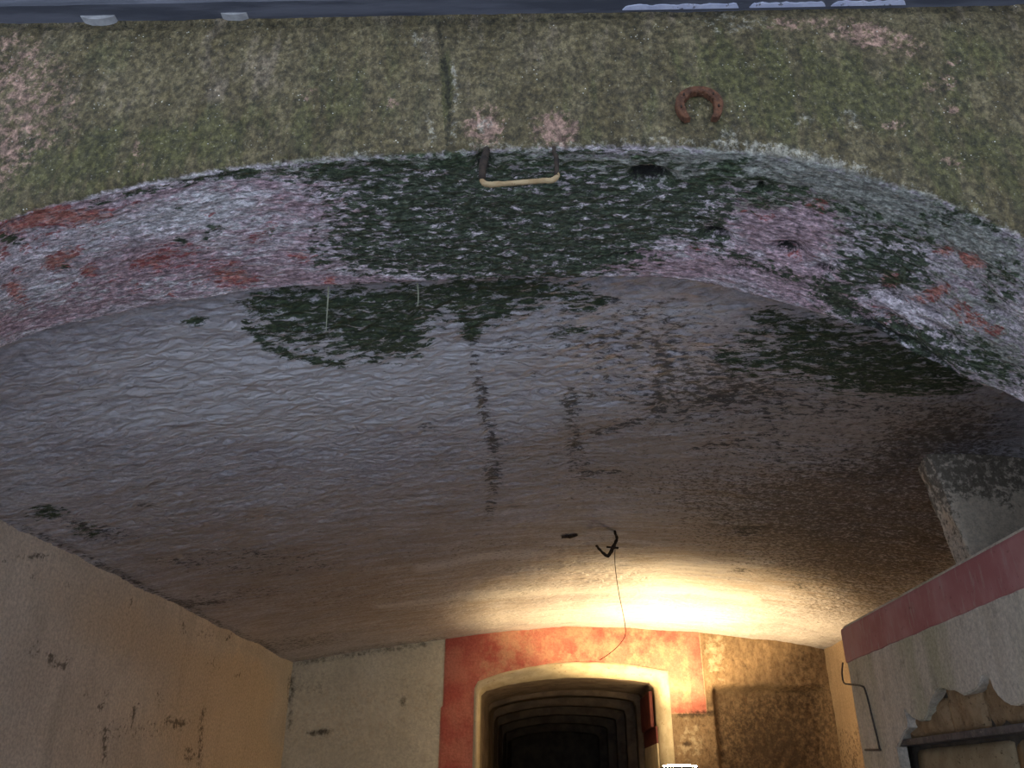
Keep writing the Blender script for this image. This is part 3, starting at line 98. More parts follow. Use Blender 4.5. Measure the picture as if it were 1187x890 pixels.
# ------------------------------------------------------------------ object helpers
def tag(o, label=None, cat=None, group=None, kind=None):
    if label: o['label'] = label
    if cat: o['category'] = cat
    if group: o['group'] = group
    if kind: o['kind'] = kind
    return o
def link(name, me, mat, parent=None, smooth=False):
    o = bpy.data.objects.new(name, me); col.objects.link(o)
    if mat: me.materials.append(mat)
    if parent: o.parent = parent; o.matrix_parent_inverse = parent.matrix_world.inverted()
    if smooth:
        me.polygons.foreach_set('use_smooth', np.ones(len(me.polygons), bool)); me.update()
    return o
def empty(name, loc):
    o = bpy.data.objects.new(name, None); col.objects.link(o); o.empty_display_size = 0.05
    o.location = (loc[0], loc[1], loc[2] + E); bpy.context.view_layer.update(); return o
def grid(name, P, mat, masks=None, keep=None, parent=None, flip=False):
    """P: (rows, cols, 3) eye-relative; masks: dict of name -> (rows, cols, 4)"""
    n, m = P.shape[:2]
    V = P.reshape(-1, 3).copy(); V[:, 2] += E
    idx = np.arange(n * m).reshape(n, m)
    q = np.stack([idx[:-1, :-1], idx[:-1, 1:], idx[1:, 1:], idx[1:, :-1]], -1)
    if flip: q = q[..., ::-1]
    if keep is not None: q = q[keep]
    q = q.reshape(-1, 4)
    me = bpy.data.meshes.new(name)
    me.vertices.add(len(V)); me.vertices.foreach_set('co', V.ravel())
    me.loops.add(q.size); me.loops.foreach_set('vertex_index', q.ravel())
    me.polygons.add(len(q)); me.polygons.foreach_set('loop_start', np.arange(len(q)) * 4)
    try: me.polygons.foreach_set('loop_total', np.full(len(q), 4))
    except Exception: pass
    for k, a in (masks or {}).items():
        at = me.attributes.new(k, 'FLOAT_COLOR', 'POINT'); at.data.foreach_set('color', a.reshape(-1).astype(np.float32))
    me.update(); me.validate()
    return link(name, me, mat, parent, True)
def stack4(*a):
    z = np.zeros_like(a[0]); a = list(a) + [z] * (4 - len(a)); return np.stack(a, -1)
def normals(P):
    du = np.gradient(P, axis=1); dv = np.gradient(P, axis=0)
    n = np.cross(du, dv); return n / (np.linalg.norm(n, axis=-1, keepdims=True) + 1e-12)
def from_bm(name, bm, mat, parent=None, smooth=False):
    for v in bm.verts: v.co.z += E
    bmesh.ops.recalc_face_normals(bm, faces=bm.faces[:])
    me = bpy.data.meshes.new(name); bm.to_mesh(me); bm.free()
    return link(name, me, mat, parent, smooth)
def box_bm(x0, x1, y0, y1, z0, z1, bev=0.0, seg=2, bm=None):
    bm = bm or bmesh.new()
    r = bmesh.ops.create_cube(bm, size=1)
    for v in r['verts']: v.co = Vector(((x0 + x1) / 2 + v.co.x * (x1 - x0), (y0 + y1) / 2 + v.co.y * (y1 - y0), (z0 + z1) / 2 + v.co.z * (z1 - z0)))
    if bev:
        es = list({e for v in r['verts'] for e in v.link_edges})
        bmesh.ops.bevel(bm, geom=es, offset=bev, segments=seg, affect='EDGES', profile=0.6)
    return bm
def catmull(pts, n):
    p = np.array(pts, float); p = np.vstack([2 * p[0] - p[1], p, 2 * p[-1] - p[-2]])
    t = np.linspace(0, len(pts) - 1, n); i = np.minimum(t.astype(int), len(pts) - 2); f = (t - i)[:, None]
    a, b, c, d = p[i], p[i + 1], p[i + 2], p[i + 3]
    return 0.5 * (2 * b + (c - a) * f + (2 * a - 5 * b + 4 * c - d) * f ** 2 + (3 * b - a - 3 * c + d) * f ** 3)
def tube_bm(pts, rad, sides=8, wob=0.0, seed=0, bm=None, sub=6):
    """tapered, slightly crooked tube along a path; rad: number or list per point"""
    bm = bm or bmesh.new(); rs = np.random.RandomState(seed)
    C = catmull(pts, (len(pts) - 1) * sub + 1) if sub > 1 else np.array(pts, float)
    R = np.interp(np.linspace(0, 1, len(C)), np.linspace(0, 1, len(rad)), rad) if hasattr(rad, '__len__') else np.full(len(C), rad)
    T = np.gradient(C, axis=0); T /= np.linalg.norm(T, axis=1, keepdims=True) + 1e-12
    up = np.array((0.31, 0.83, 0.47)); rings = []
    for c, t, r in zip(C, T, R):
        a = np.cross(t, up); a /= np.linalg.norm(a); b = np.cross(t, a)
        k = 1 + wob * rs.uniform(-1, 1, sides)
        rings.append([bm.verts.new(c + r * k[j] * (math.cos(2 * math.pi * j / sides) * a + math.sin(2 * math.pi * j / sides) * b)) for j in range(sides)])
    for q, s in zip(rings[:-1], rings[1:]):
        for j in range(sides): bm.faces.new((q[j], q[(j + 1) % sides], s[(j + 1) % sides], s[j]))
    bm.faces.new(rings[0][::-1]); bm.faces.new(rings[-1])
    return bm

# ------------------------------------------------------------------ material helpers
class NT:
    def __init__(self, name, rough=0.85, spec=0.3):
        self.m = bpy.data.materials.new(name); self.m.use_nodes = True
        self.t = self.m.node_tree; self.b = self.t.nodes['Principled BSDF']
        self.b.inputs['Roughness'].default_value = rough; self.b.inputs['Specular IOR Level'].default_value = spec
        self.co = self.t.nodes.new('ShaderNodeTexCoord').outputs['Object']
    def set(self, s, v):
        if isinstance(v, bpy.types.NodeSocket): self.t.links.new(v, s)
        elif isinstance(v, (tuple, list)): s.default_value = tuple(v) + ((1,) if len(v) == 3 and len(s.default_value) == 4 else ())
        else: s.default_value = v
    def coord(self, sx=1, sy=1, sz=1, off=(0, 0, 0)):
        n = self.t.nodes.new('ShaderNodeMapping'); self.t.links.new(self.co, n.inputs['Vector'])
        n.inputs['Scale'].default_value = (sx, sy, sz); n.inputs['Location'].default_value = off
        return n.outputs['Vector']
    def noise(self, scale, detail=4, rough=0.6, co=None, dist=0.0):
        n = self.t.nodes.new('ShaderNodeTexNoise'); self.t.links.new(co or self.co, n.inputs['Vector'])
        n.inputs['Scale'].default_value = scale; n.inputs['Detail'].default_value = detail
        n.inputs['Roughness'].default_value = rough; n.inputs['Distortion'].default_value = dist
        return n.outputs['Fac']
    def voro(self, scale, co=None, feature='F1'):
        n = self.t.nodes.new('ShaderNodeTexVoronoi'); self.t.links.new(co or self.co, n.inputs['Vector']); n.feature = feature
        n.inputs['Scale'].default_value = scale; return n.outputs['Distance']
    def math(self, op, a, b=0.0):
        n = self.t.nodes.new('ShaderNodeMath'); n.operation = op; self.set(n.inputs[0], a); self.set(n.inputs[1], b); return n.outputs[0]
    def step(self, v, lo, hi, a=0.0, b=1.0):
        n = self.t.nodes.new('ShaderNodeMapRange'); n.interpolation_type = 'SMOOTHSTEP'; self.set(n.inputs['Value'], v)
        n.inputs['From Min'].default_value = lo; n.inputs['From Max'].default_value = hi
        n.inputs['To Min'].default_value = a; n.inputs['To Max'].default_value = b
        return n.outputs['Result']
    def mix(self, a, b, f):
        n = self.t.nodes.new('ShaderNodeMix'); n.data_type = 'RGBA'
        self.set(n.inputs[0], f); self.set(n.inputs[6], a); self.set(n.inputs[7], b); return n.outputs[2]
    def attr(self, name):
        n = self.t.nodes.new('ShaderNodeAttribute'); n.attribute_name = name
        s = self.t.nodes.new('ShaderNodeSeparateColor'); self.t.links.new(n.outputs['Color'], s.inputs[0])
        return s.outputs[0], s.outputs[1], s.outputs[2], n.outputs['Alpha']
    def mask(self, m, noise, amp=0.9, lo=0.38, hi=0.62):
        """a stain or painted-light mask broken up by noise"""
        k = self.math('MULTIPLY', self.math('SUBTRACT', self.step(noise, 0.33, 0.67), 0.5), amp * 0.75)
        k = self.math('MULTIPLY', k, self.step(m, 0.02, 0.25))
        return self.step(self.math('ADD', m, k), lo, hi)
    def grit(self, c, noise, lo=0.6, hi=1.5, a=0.33, b=0.67):
        n = self.t.nodes.new('ShaderNodeMix'); n.data_type = 'RGBA'; n.blend_type = 'MULTIPLY'; n.inputs[0].default_value = 1
        g = self.t.nodes.new('ShaderNodeCombineColor'); f = self.step(noise, a, b, lo, hi)
        for i in range(3): self.t.links.new(f, g.inputs[i])
        self.set(n.inputs[6], c); self.t.links.new(g.outputs[0], n.inputs[7]); return n.outputs[2]
    def bump(self, h, strength=0.5, dist=0.01, prev=None):
        n = self.t.nodes.new('ShaderNodeBump'); n.inputs['Strength'].default_value = strength; n.inputs['Distance'].default_value = dist
        self.t.links.new(h, n.inputs['Height'])
        if prev: self.t.links.new(prev, n.inputs['Normal'])
        return n.outputs['Normal']
    def done(self, color, normal=None, rough=None):
        self.set(self.b.inputs['Base Color'], color)
        if normal: self.t.links.new(normal, self.b.inputs['Normal'])
        if rough is not None: self.set(self.b.inputs['Roughness'], rough)
        return self.m

def mat_front():
    n = NT('algae_concrete_and_flaking_paint', 0.75, 0.35)
    pink, lime, dark, green = n.attr('facade'); red, moss, hole, slime = n.attr('soffit'); spink, white, _, iss = n.attr('soffit_two')
    # facade
    vs = n.coord(1, 1, 0.35)
    n1 = n.noise(9, 5, 0.62, vs); n2 = n.noise(45, 5, 0.65); n3 = n.noise(120, 3, 0.7); n4 = n.noise(22, 4, 0.6, n.coord(1, 1, .25, (3, 1, 2)))
    c = n.mix((0.088, 0.070, 0.033), (0.152, 0.124, 0.066), n.step(n1, 0.35, 0.65))
    c = n.mix(c, (0.20, 0.158, 0.112), n.math('MULTIPLY', n.step(n4, 0.5, 0.7), 0.7))
    c = n.mix(c, (0.078, 0.078, 0.026), n.math('MULTIPLY', n.mask(green, n4, 1.1, 0.2, 0.8), 0.75))
    c = n.mix(c, (0.04, 0.042, 0.02), n.math('MULTIPLY', n.step(n.noise(28, 5, .7), 0.55, 0.70), 0.6))
    c = n.mix(c, (0.30, 0.28, 0.20), n.math('MULTIPLY', n.step(n3, 0.58, 0.72), 0.55))
    c = n.mix(c, (0.42, 0.26, 0.205), n.math('MULTIPLY', n.mask(pink, n.noise(40, 7, .75), 1.5, 0.3, 0.95), 0.75))
    c = n.mix(c, (0.50, 0.48, 0.40), n.math('MULTIPLY', n.mask(lime, n.noise(50, 7, .75, None, .3), 1.7, 0.35, 1.15), 0.6))
    c = n.mix(c, (0.70, 0.68, 0.6), n.math('MULTIPLY', n.step(n.voro(70), 0.16, 0.08), n.step(n.noise(14, 2), 0.52, 0.68)))
    c = n.mix(c, (0.022, 0.022, 0.016), n.math('MULTIPLY', n.mask(dark, n.noise(45, 8, .75), 1.9, 0.45, 1.05), .8))
    gg = n.noise(70, 8, 0.78, n.coord(1, 1, .7)); c = n.grit(c, n2, 0.6, 1.35); c = n.grit(c, gg, 0.45, 1.6, .36, .66)
    # soffit: old limewash and red paint under moss; the streaks run along the arch
    xs = n.coord(0.45, 1.0, 1.0); k1 = n.noise(16, 5, 0.65, xs); k2 = n.noise(55, 5, 0.68, xs); k3 = n.noise(140, 3, 0.7, xs); k4 = n.noise(30, 4, 0.6, xs, 0.6)
    s = n.mix((0.57, 0.495, 0.54), (0.74, 0.67, 0.71), n.step(k1, 0.38, 0.62))
    s = n.mix(s, (0.48, 0.325, 0.365), n.math('MULTIPLY', n.mask(spink, k4, 0.9, 0.25, 0.8), 0.85))
    s = n.mix(s, (0.68, 0.67, 0.69), n.math('MULTIPLY', n.mask(white, n.noise(45, 8, .75, xs), 1.5, 0.3, 0.8), 0.8))
    s = n.mix(s, (0.22, 0.24, 0.19), n.math('MULTIPLY', n.mask(slime, k2, 1.2, 0.3, 0.75), 0.85))
    s = n.mix(s, (0.16, 0.12, 0.135), n.math('MULTIPLY', n.step(k2, 0.56, 0.72), 0.55))
    s = n.grit(s, k2, 0.6, 1.35); s = n.grit(s, k3, 0.6, 1.4)
    s = n.mix(s, (0.62, 0.58, 0.58), n.math('MULTIPLY', n.step(k3, 0.58, 0.72), 0.6))
    s = n.mix(s, (0.34, 0.065, 0.055), n.math('MULTIPLY', n.mask(n.math('MULTIPLY', red, .82), n.noise(55, 8, .75, xs, .3), 2.2, 0.42, 0.9), 0.85))
    s = n.mix(s, (0.62, 0.30, 0.22), n.math('MULTIPLY', n.mask(red, k3, 1.2, 0.75, 0.95), 0.5))
    mm = n.mask(n.math('MULTIPLY', moss, .84), n.noise(50, 8, .75, xs), 1.9, 0.30, 0.74)
    mc = n.mix((0.018, 0.036, 0.014), (0.075, 0.11, 0.050), n.step(k3, 0.42, 0.66))
    mc = n.mix(mc, (0.22, 0.245, 0.185), n.math('MULTIPLY', n.step(n.noise(75, 4, 0.7, n.coord(.4, 1, 1, (5, 2, 1))), 0.56, 0.70), 0.6))
    s = n.mix(s, mc, n.math('MULTIPLY', mm, 0.95))
    s = n.mix(s, (0.022, 0.022, 0.020), n.mask(hole, n.noise(60, 7, .75), 1.2, 0.4, 1.0))
    gs = n.noise(85, 8, 0.8, n.coord(.5, 1, 1)); s = n.grit(s, gs, 0.58, 1.6, .36, .66)
    c = n.mix(c, s, n.step(n.math('ADD', iss, n.math('MULTIPLY', n.math('SUBTRACT', n2, 0.5), 0.9)), 0.5, 0.95))
    hb = n.math('ADD', n.math('MULTIPLY', n2, 0.6), n.math('MULTIPLY', n3, 0.35))
    hs = n.math('ADD', n.math('MULTIPLY', k2, 0.9), n.math('MULTIPLY', k3, 0.4))
    h = n.mix(hb, hs, iss)
    nr = n.bump(h, 0.9, 0.018)
    return n.done(c, nr, n.step(n2, 0.3, 0.7, 0.6, 0.9))

def mat_ceiling():
    n = NT('damp_limewashed_vault', 0.5, 0.4)
    mold, moss, dark, pale = n.attr('ceiling'); brown = n.attr('ceiling_two')[0]
    xs = n.coord(0.35, 1, 1); xs2 = n.coord(0.18, 1, 1)
    k1 = n.noise(5, 5, 0.6, xs); k2 = n.noise(34, 5, 0.66, xs); k3 = n.noise(80, 4, 0.7, n.coord(0.55, 1, 1)); k4 = n.noise(16, 5, 0.65, xs2)
    c = n.mix((0.44, 0.42, 0.455), (0.55, 0.53, 0.565), n.step(k1, 0.35, 0.65)); c = n.grit(c, n.noise(60, 8, .78, n.coord(.5, 1, 1)), 0.68, 1.25, .36, .64)
    c = n.mix(c, (0.36, 0.285, 0.215), n.math('MULTIPLY', n.mask(brown, k4, 0.8, 0.1, 0.9), 0.75))
    c = n.mix(c, (0.13, 0.11, 0.10), n.math('MULTIPLY', n.step(k4, 0.60, 0.74), 0.45))
    c = n.mix(c, (0.66, 0.645, 0.665), n.math('MULTIPLY', n.mask(pale, k4, 0.7, 0.2, 0.8), 0.75))
    sp = n.step(n.math('ADD', n.math('SUBTRACT', n.noise(48, 7, .75, n.coord(.75, 1, 1)), 0.5), n.math('MULTIPLY', mold, 0.16)), 0.08, 0.19)
    c = n.mix(c, (0.06, 0.04, 0.025), n.math('MULTIPLY', sp, 0.8))
    c = n.mix(c, (0.032, 0.030, 0.027), n.math('MULTIPLY', n.mask(dark, n.noise(40, 8, .75, n.coord(.5, 1, 1)), 2.0, 0.45, 0.95), 0.85))
    mm = n.mask(n.math('MULTIPLY', moss, .86), n.noise(38, 8, .75, n.coord(.4, 1, 1)), 2.0, 0.32, 0.74)
    mc = n.mix((0.016, 0.034, 0.012), (0.075, 0.11, 0.042), n.step(k3, 0.42, 0.68))
    mc = n.mix(mc, (0.26, 0.27, 0.24), n.math('MULTIPLY', n.step(n.noise(60, 5, 0.72, n.coord(.4, 1, 1, (5, 2, 1))), 0.56, 0.70), 0.6))
    c = n.mix(c, mc, n.math('MULTIPLY', mm, 0.96))
    kr = n.math('ABSOLUTE', n.math('SUBTRACT', n.noise(15, 2, 0.5, n.coord(0.55, 1, 1), 0.8), 0.5))
    h = n.math('ADD', n.math('MULTIPLY', k2, 0.8), n.math('ADD', n.math('MULTIPLY', k3, 0.5), n.math('MULTIPLY', kr, 5.0)))
    nr = n.bump(h, 0.6, 0.010)
    r = n.mix((0.42,) * 3, (0.85,) * 3, n.step(n.math('ADD', mm, brown), 0.1, 0.8))
    return n.done(c, nr, r)

def mat_wall(name, base, base2, attr, cd=(0.05, 0.04, 0.03), c2=(0.4, 0.24, 0.12), cp=(0.5, 0.46, 0.38)):
    n = NT(name, 0.85, 0.2)
    dark, two, pale, _ = n.attr(attr)
    k1 = n.noise(2.2, 5, 0.6); k2 = n.noise(26, 5, 0.65); k3 = n.noise(70, 4, 0.7); ks = n.noise(7, 4, 0.6, n.coord(1, 1, 0.15))
    c = n.mix(base, base2, n.step(k1, 0.35, 0.65))
    c = n.mix(c, tuple(v * 0.75 for v in base), n.math('MULTIPLY', n.step(ks, 0.52, 0.72), 0.5))
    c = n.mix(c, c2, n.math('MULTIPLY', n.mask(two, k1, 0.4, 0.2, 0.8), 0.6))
    c = n.mix(c, cp, n.math('MULTIPLY', n.mask(pale, ks, 0.6, 0.2, 0.9), 0.6))
    c = n.mix(c, cd, n.math('MULTIPLY', n.step(k3, 0.70, 0.80), 0.5))
    c = n.mix(c, cd, n.math('MULTIPLY', n.mask(dark, n.noise(30, 8, .75), 1.7, 0.4, 1.05), 0.75))
    c = n.grit(c, n.noise(50, 8, .78), 0.78, 1.18, .36, .64)
    nr = n.bump(n.math('ADD', k2, n.math('MULTIPLY', k3, 0.4)), 0.35, 0.006)
    return n.done(c, nr)

def mat_back():
    n = NT('back_wall_limewash_and_red_paint', 0.9, 0.15)
    red, dark, pale, stone = n.attr('back')
    k1 = n.noise(2.5, 5, 0.6); k2 = n.noise(14, 5, 0.68); k3 = n.noise(45, 4, 0.7); kd = n.noise(22, 5, 0.6, n.coord(1, 1, 0.45))
    c = n.mix((0.60, 0.57, 0.45), (0.70, 0.67, 0.54), n.step(k1, 0.35, 0.65))
    c = n.mix(c, (0.46, 0.42, 0.31), n.math('MULTIPLY', n.step(n.noise(5, 7, .7), 0.5, 0.7), 0.6))
    c = n.mix(c, (0.27, 0.19, 0.115), stone)
    c = n.mix(c, (0.16, 0.10, 0.06), n.math('MULTIPLY', n.math('MULTIPLY', stone, .8), n.step(n.noise(34, 8, .75, n.coord(1, 1, .5)), 0.42, 0.66)))
    c = n.mix(c, (0.55, 0.47, 0.33), n.math('MULTIPLY', n.mask(pale, k2, 0.8, 0.3, 0.8), 0.6))
    rp = n.mix((0.46, 0.12, 0.095), (0.54, 0.20, 0.15), n.step(k1, 0.4, 0.6))
    rp = n.mix(rp, (0.58, 0.34, 0.22), n.math('MULTIPLY', n.step(n.math('ADD', n.noise(7, 5, .65), n.math('MULTIPLY', n.math('SUBTRACT', red, 0.75), -0.9)), 0.47, 0.72), 0.75))
    c = n.mix(c, rp, n.step(n.math('ADD', red, n.math('MULTIPLY', n.math('SUBTRACT', k3, 0.5), 0.25)), 0.2, 0.3))
    c = n.mix(c, (0.045, 0.032, 0.024), n.math('MULTIPLY', n.mask(dark, n.noise(24, 8, .75), 0.9, 0.15, 1.15), 0.85))
    c = n.grit(c, n.noise(40, 8, .78), 0.86, 1.12, .36, .64)
    nr = n.bump(n.math('ADD', k2, n.math('MULTIPLY', kd, 0.6)), 0.5, 0.015)
    return n.done(c, nr)

def mat_simple(name, a, b, scale=12, rough=0.8, spec=0.3, bump=0.3, bd=0.005, sp=(1, 1, 1), c3=None, t3=(0.58, 0.7), s3=40, metal=0.0):
    n = NT(name, rough, spec); n.b.inputs['Metallic'].default_value = metal
    co = n.coord(*sp); k1 = n.noise(scale, 5, 0.62, co); k2 = n.noise(s3, 4, 0.68, co)
    c = n.mix(a, b, n.step(k1, 0.35, 0.65))
    if c3: c = n.mix(c, c3, n.step(k2, *t3))
    return n.done(c, n.bump(n.math('ADD', k1, k2), bump, bd))

# ------------------------------------------------------------------ front wall with the arch
YF, YB = 1.661, 2.278
AF = [(-2.25,.62),(-2.0,.87),(-1.7,1.10),(-1.384,1.298),(-1.177,1.372),(-.961,1.4306),(-.738,1.467),(-.513,1.486),(-.286,1.493),(.028,1.500),(.2726,1.498),(.49,1.473),(.70,1.428),(.897,1.345),(1.027,1.272),(1.142,1.187),(1.30,1.04),(1.42,.86),(1.47,.6)]
AB = [(-2.45,.62),(-2.25,.87),(-2.0,1.09),(-1.755,1.2726),(-1.4935,1.3705),(-1.218,1.4306),(-.937,1.4746),(-.65,1.487),(-.367,1.4965),(.029,1.500),(.2726,1.497),(.4745,1.480),(.7385,1.396),(.9,1.333),(1.05,1.255),(1.2177,1.136),(1.4118,1.033),(1.55,.86),(1.6,.6)]
def build_front():
    f = catmull(AF, 4000); b = catmull(AB, 4000)
    L = np.concatenate([[0], np.cumsum(np.linalg.norm(np.diff(f, axis=0), axis=1))])
    # columns: dense across the visible arch, coarse near the springings, then the jambs
    xs = np.concatenate([np.linspace(-2.25, -1.75, 24)[:-1], np.arange(-1.75, 1.38, 0.0052), np.linspace(1.38, 1.47, 26)])
    s = np.interp(xs, f[:, 0], L)
    def at(c): return np.stack([np.interp(s, L, c[:, 0]), np.interp(s, L, c[:, 1])], -1)
    F2, B2 = at(f), at(b)
    jz = np.linspace(-1.62, 0.58, 26)
    F2 = np.vstack([np.stack([np.full(26, -2.25), jz], -1), F2, np.stack([np.full(26, 1.47), jz[::-1]], -1)])
    B2 = np.vstack([np.stack([np.full(26, -2.45), jz], -1), B2, np.stack([np.full(26, 1.60), jz[::-1]], -1)])
    m = len(F2)
    # where each column of the facade ends (outer rim of the wall)
    top = 3.4; OL, OR = -6.0, 6.0
    T = np.zeros((m, 2))
    for i, (x, z) in enumerate(F2):
        if i < 26: T[i] = (OL, -1.62 + (i / 25.0) * 3.0)
        elif i >= m - 26: T[i] = (OR, -1.62 + ((m - 1 - i) / 25.0) * 3.0)
        elif x < -1.75:
            k = (x + 2.25) / 0.5; T[i] = (OL, 1.38 + (top - 1.38) * min(1, k * 2)) if k < 0.5 else (OL + (k - .5) * 2 * (-1.75 - OL), top)
        elif x > 1.38:
            k = (1.47 - x) / 0.09; T[i] = (OR, 1.38 + (top - 1.38) * min(1, k * 2)) if k < 0.5 else (OR + (k - .5) * 2 * (1.38 - OR), top)
        else: T[i] = (x, top)
    O = T - F2; D = np.linalg.norm(O, axis=1, keepdims=True); O = O / D
    OB = T - B2; DB = np.linalg.norm(OB, axis=1, keepdims=True); OB /= DB
    rows = []; yf = []; iss = []
    def row(p2, y, flag):
        rows.append(np.stack([p2[:, 0], np.full(m, 0.0) + y, p2[:, 1]], -1)); iss.append(flag)
    for k in (1.0, 0.4, 0.1, 0.03): row(B2 + OB * DB * k, YB, 1.0)
    r = 0.022
    ns = 118
    for t in np.linspace(0, 1, ns):
        y = YB + (YF + r - YB) * t; k = (y - YF) / (YB - YF); row(F2 * (1 - k) + B2 * k, y, 1.0)
    for a in np.linspace(0, 1, 7)[1:-1]:
        th = a * math.pi / 2; row(F2 + O * r * (1 - math.cos(th)), YF + r * (1 - math.sin(th)), 1.0 - a)
    for t in np.concatenate([np.linspace(r, 0.92, 170)]): row(F2 + O * np.minimum(t, D * 0.6), YF, 0.0)
    for k in (0.75, 1.0): row(F2 + O * D * k, YF, 0.0)
    P = np.array(rows); iss = np.repeat(np.array(iss)[:, None], m, 1)
    N = normals(P)
    X, Y, Z = P[..., 0], P[..., 1], P[..., 2]
    st = STAINS_AND_LIGHT['F']; ss = STAINS_AND_LIGHT['S']
    fac = 1 - iss
    fa = {k: field(v, X, Z) * (Y < YF + 0.02) for k, v in st.items()}
    so = {k: field(v, X, Y) * (iss > 0.1) for k, v in ss.items()}
    # relief (towards the open side)
    d_f = 0.004 * fbm(X * 6, Z * 4, 4) + 0.0022 * fbm(X * 40, Z * 30, 3) - 0.008 * fa['dark'] - 0.010 * fa['pink'] * (fa['pink'] > .6) + 0.004 * fa['lime'] * fbm(X * 30, Z * 30, 3)
    rip = ridge(X * 7 + 3, Y * 16) * 0.5 + ridge(X * 15 + 8, Y * 34 + 2) * 0.3
    d_s = 0.010 * fbm(X * 4, Y * 7, 3) + 0.006 * rip + 0.0045 * fbm(X * 28, Y * 55, 3) + 0.006 * so['moss'] * fbm(X * 30 + 5, Y * 60, 3) - 0.03 * so['hole'] - 0.004 * so['red']
    edge = np.exp(-((iss - 0.5) / 0.28) ** 2) * (0.012 * fbm(X * 9, Z * 9 + 5, 4))
    d = d_f * fac + d_s * iss + edge
    d[:3] = 0
    # normals point to the open side on facade (-y) and soffit (-z)
    sgn = np.where((N[..., 1] * fac + N[..., 2] * iss) > 0, -1.0, 1.0)
    sj = np.where(np.abs(N[..., 0]) > 0.8, 0.3, 1.0)
    P = P + N * (d * sgn * sj)[..., None]
    masks = {'facade': stack4(fa['pink'], fa['lime'], fa['dark'], fa['green']),
             'soffit': stack4(so['red'], so['moss'], so['hole'], so['slime']),
             'soffit_two': np.stack([so['pink'], so['white'], 0 * X, iss], -1)}
    o = grid('wall_front', P, mat_front(), masks)
    return tag(o, 'algae-stained concrete front wall with flaking pink and mossy arch underside', kind='structure')
build_front()

# ------------------------------------------------------------------ vaulted ceiling
CP = np.array([(-3.0,1.13),(-2.7,1.187),(-1.9,1.31),(-1.09,1.425),(-.4,1.51),(.226,1.55),(1.0,1.535),(1.58,1.487),(2.3,1.41),(2.86,1.317),(3.1,1.27)])
def ceil_z(x, y):
    g = 1 - sm(2.6, 6.5, y)
    return np.interp(x, CP[:, 0], CP[:, 1]) + g * (.09 * sm(-2.7, -1.3, x) + .09 * sm(1.4, 2.4, x))
def build_ceiling():
    xs = np.arange(-2.95, 3.06, 0.0115)
    ys = [2.2]
    while ys[-1] < 9.16: ys.append(ys[-1] + 0.0085 * (ys[-1] / 2.5) ** 1.25)
    X, Y = np.meshgrid(xs, np.array(ys)); Z = ceil_z(X, Y)
    st = STAINS_AND_LIGHT['C']; a = {k: field(v, X, Y) for k, v in st.items()}
    near = 1 - sm(4.2, 7.0, Y)
    wx = 0.10 * fbm(X * 1.5, Y * 1.5, 2); wy = 0.05 * fbm(X * 2.2 + 9, Y * 2.2, 2)
    rip = ridge(X * 8.5 + wx * 6, Y * 15 + wy * 16 + X * 1.2) * 0.6 + ridge(X * 16.0 + 4, Y * 26 + wy * 27 + X * 2.2) * 0.4
    lumps = fbm(X * 1.3, Y * 2.0, 3)
    left = 1 - sm(0.2, 1.6, X)
    d = 0.022 * lumps + (0.0125 * (0.30 + 0.70 * left) * near + 0.003) * rip + 0.004 * fbm(X * 12, Y * 26, 3) + 0.006 * a['moss'] * fbm(X * 25, Y * 50, 3)
    d = d + 0.006 * a['mold'] * fbm(X * 18, Y * 18, 3) - 0.006 * a['dark'] + 0.010 * a['pale'] * (Y > 5) * ridge(X * .7, Y * 3.1)
    Z = Z - d
    P = np.stack([X, Y, Z], -1)
    o = grid('ceiling', P, mat_ceiling(), {'ceiling': stack4(a['mold'], a['moss'], a['dark'], a['pale']), 'ceiling_two': stack4(a['brown'], 0 * X, 0 * X, 0 * X)}, flip=True)
    tag(o, 'damp limewashed barrel vault with rippled plaster, moss and mould stains', kind='structure')
build_ceiling()

# ------------------------------------------------------------------ side walls, back wall, floor
def build_left():
    ys = np.arange(2.2, 9.12, 0.03); zs = np.concatenate([np.linspace(-1.65, -0.2, 10)[:-1], np.arange(-0.2, 1.30, 0.022)])
    Y, Z = np.meshgrid(ys, zs); st = STAINS_AND_LIGHT['L']; a = {k: field(v, Y, Z) for k, v in st.items()}
    X = -2.7 + 0.010 * fbm(Y * 1.2, Z * 1.6, 3) + 0.002 * fbm(Y * 9, Z * 9, 3) - 0.006 * a['dark']
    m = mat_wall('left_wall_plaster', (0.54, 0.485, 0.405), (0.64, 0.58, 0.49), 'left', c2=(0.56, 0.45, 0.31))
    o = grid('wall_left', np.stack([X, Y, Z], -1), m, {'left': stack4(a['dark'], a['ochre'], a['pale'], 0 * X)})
    tag(o, 'cream plastered side wall with dark scuffs and a lamp-glow tint painted near the far corner', kind='structure')
build_left()
def build_right():
    ys = np.arange(2.2, 9.12, 0.05); zs = np.arange(-1.65, 1.55, 0.05)
    Y, Z = np.meshgrid(ys, zs); X = 2.86 + 0.012 * fbm(Y * 1.5, Z * 1.5, 4)
    a = sm(0.62, 0.5, Z) * (0.5 + 0.5 * fbm(Y * 5, Z * 5, 3))  # shade below the lamp's cone, painted as a darker lower wall
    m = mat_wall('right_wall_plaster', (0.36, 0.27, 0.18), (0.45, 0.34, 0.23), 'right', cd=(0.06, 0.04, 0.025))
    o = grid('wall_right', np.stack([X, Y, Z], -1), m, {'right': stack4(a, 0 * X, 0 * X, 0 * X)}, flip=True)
    tag(o, 'stained ochre side wall with shade painted low down, at the far right behind the partition', kind='structure')
build_right()

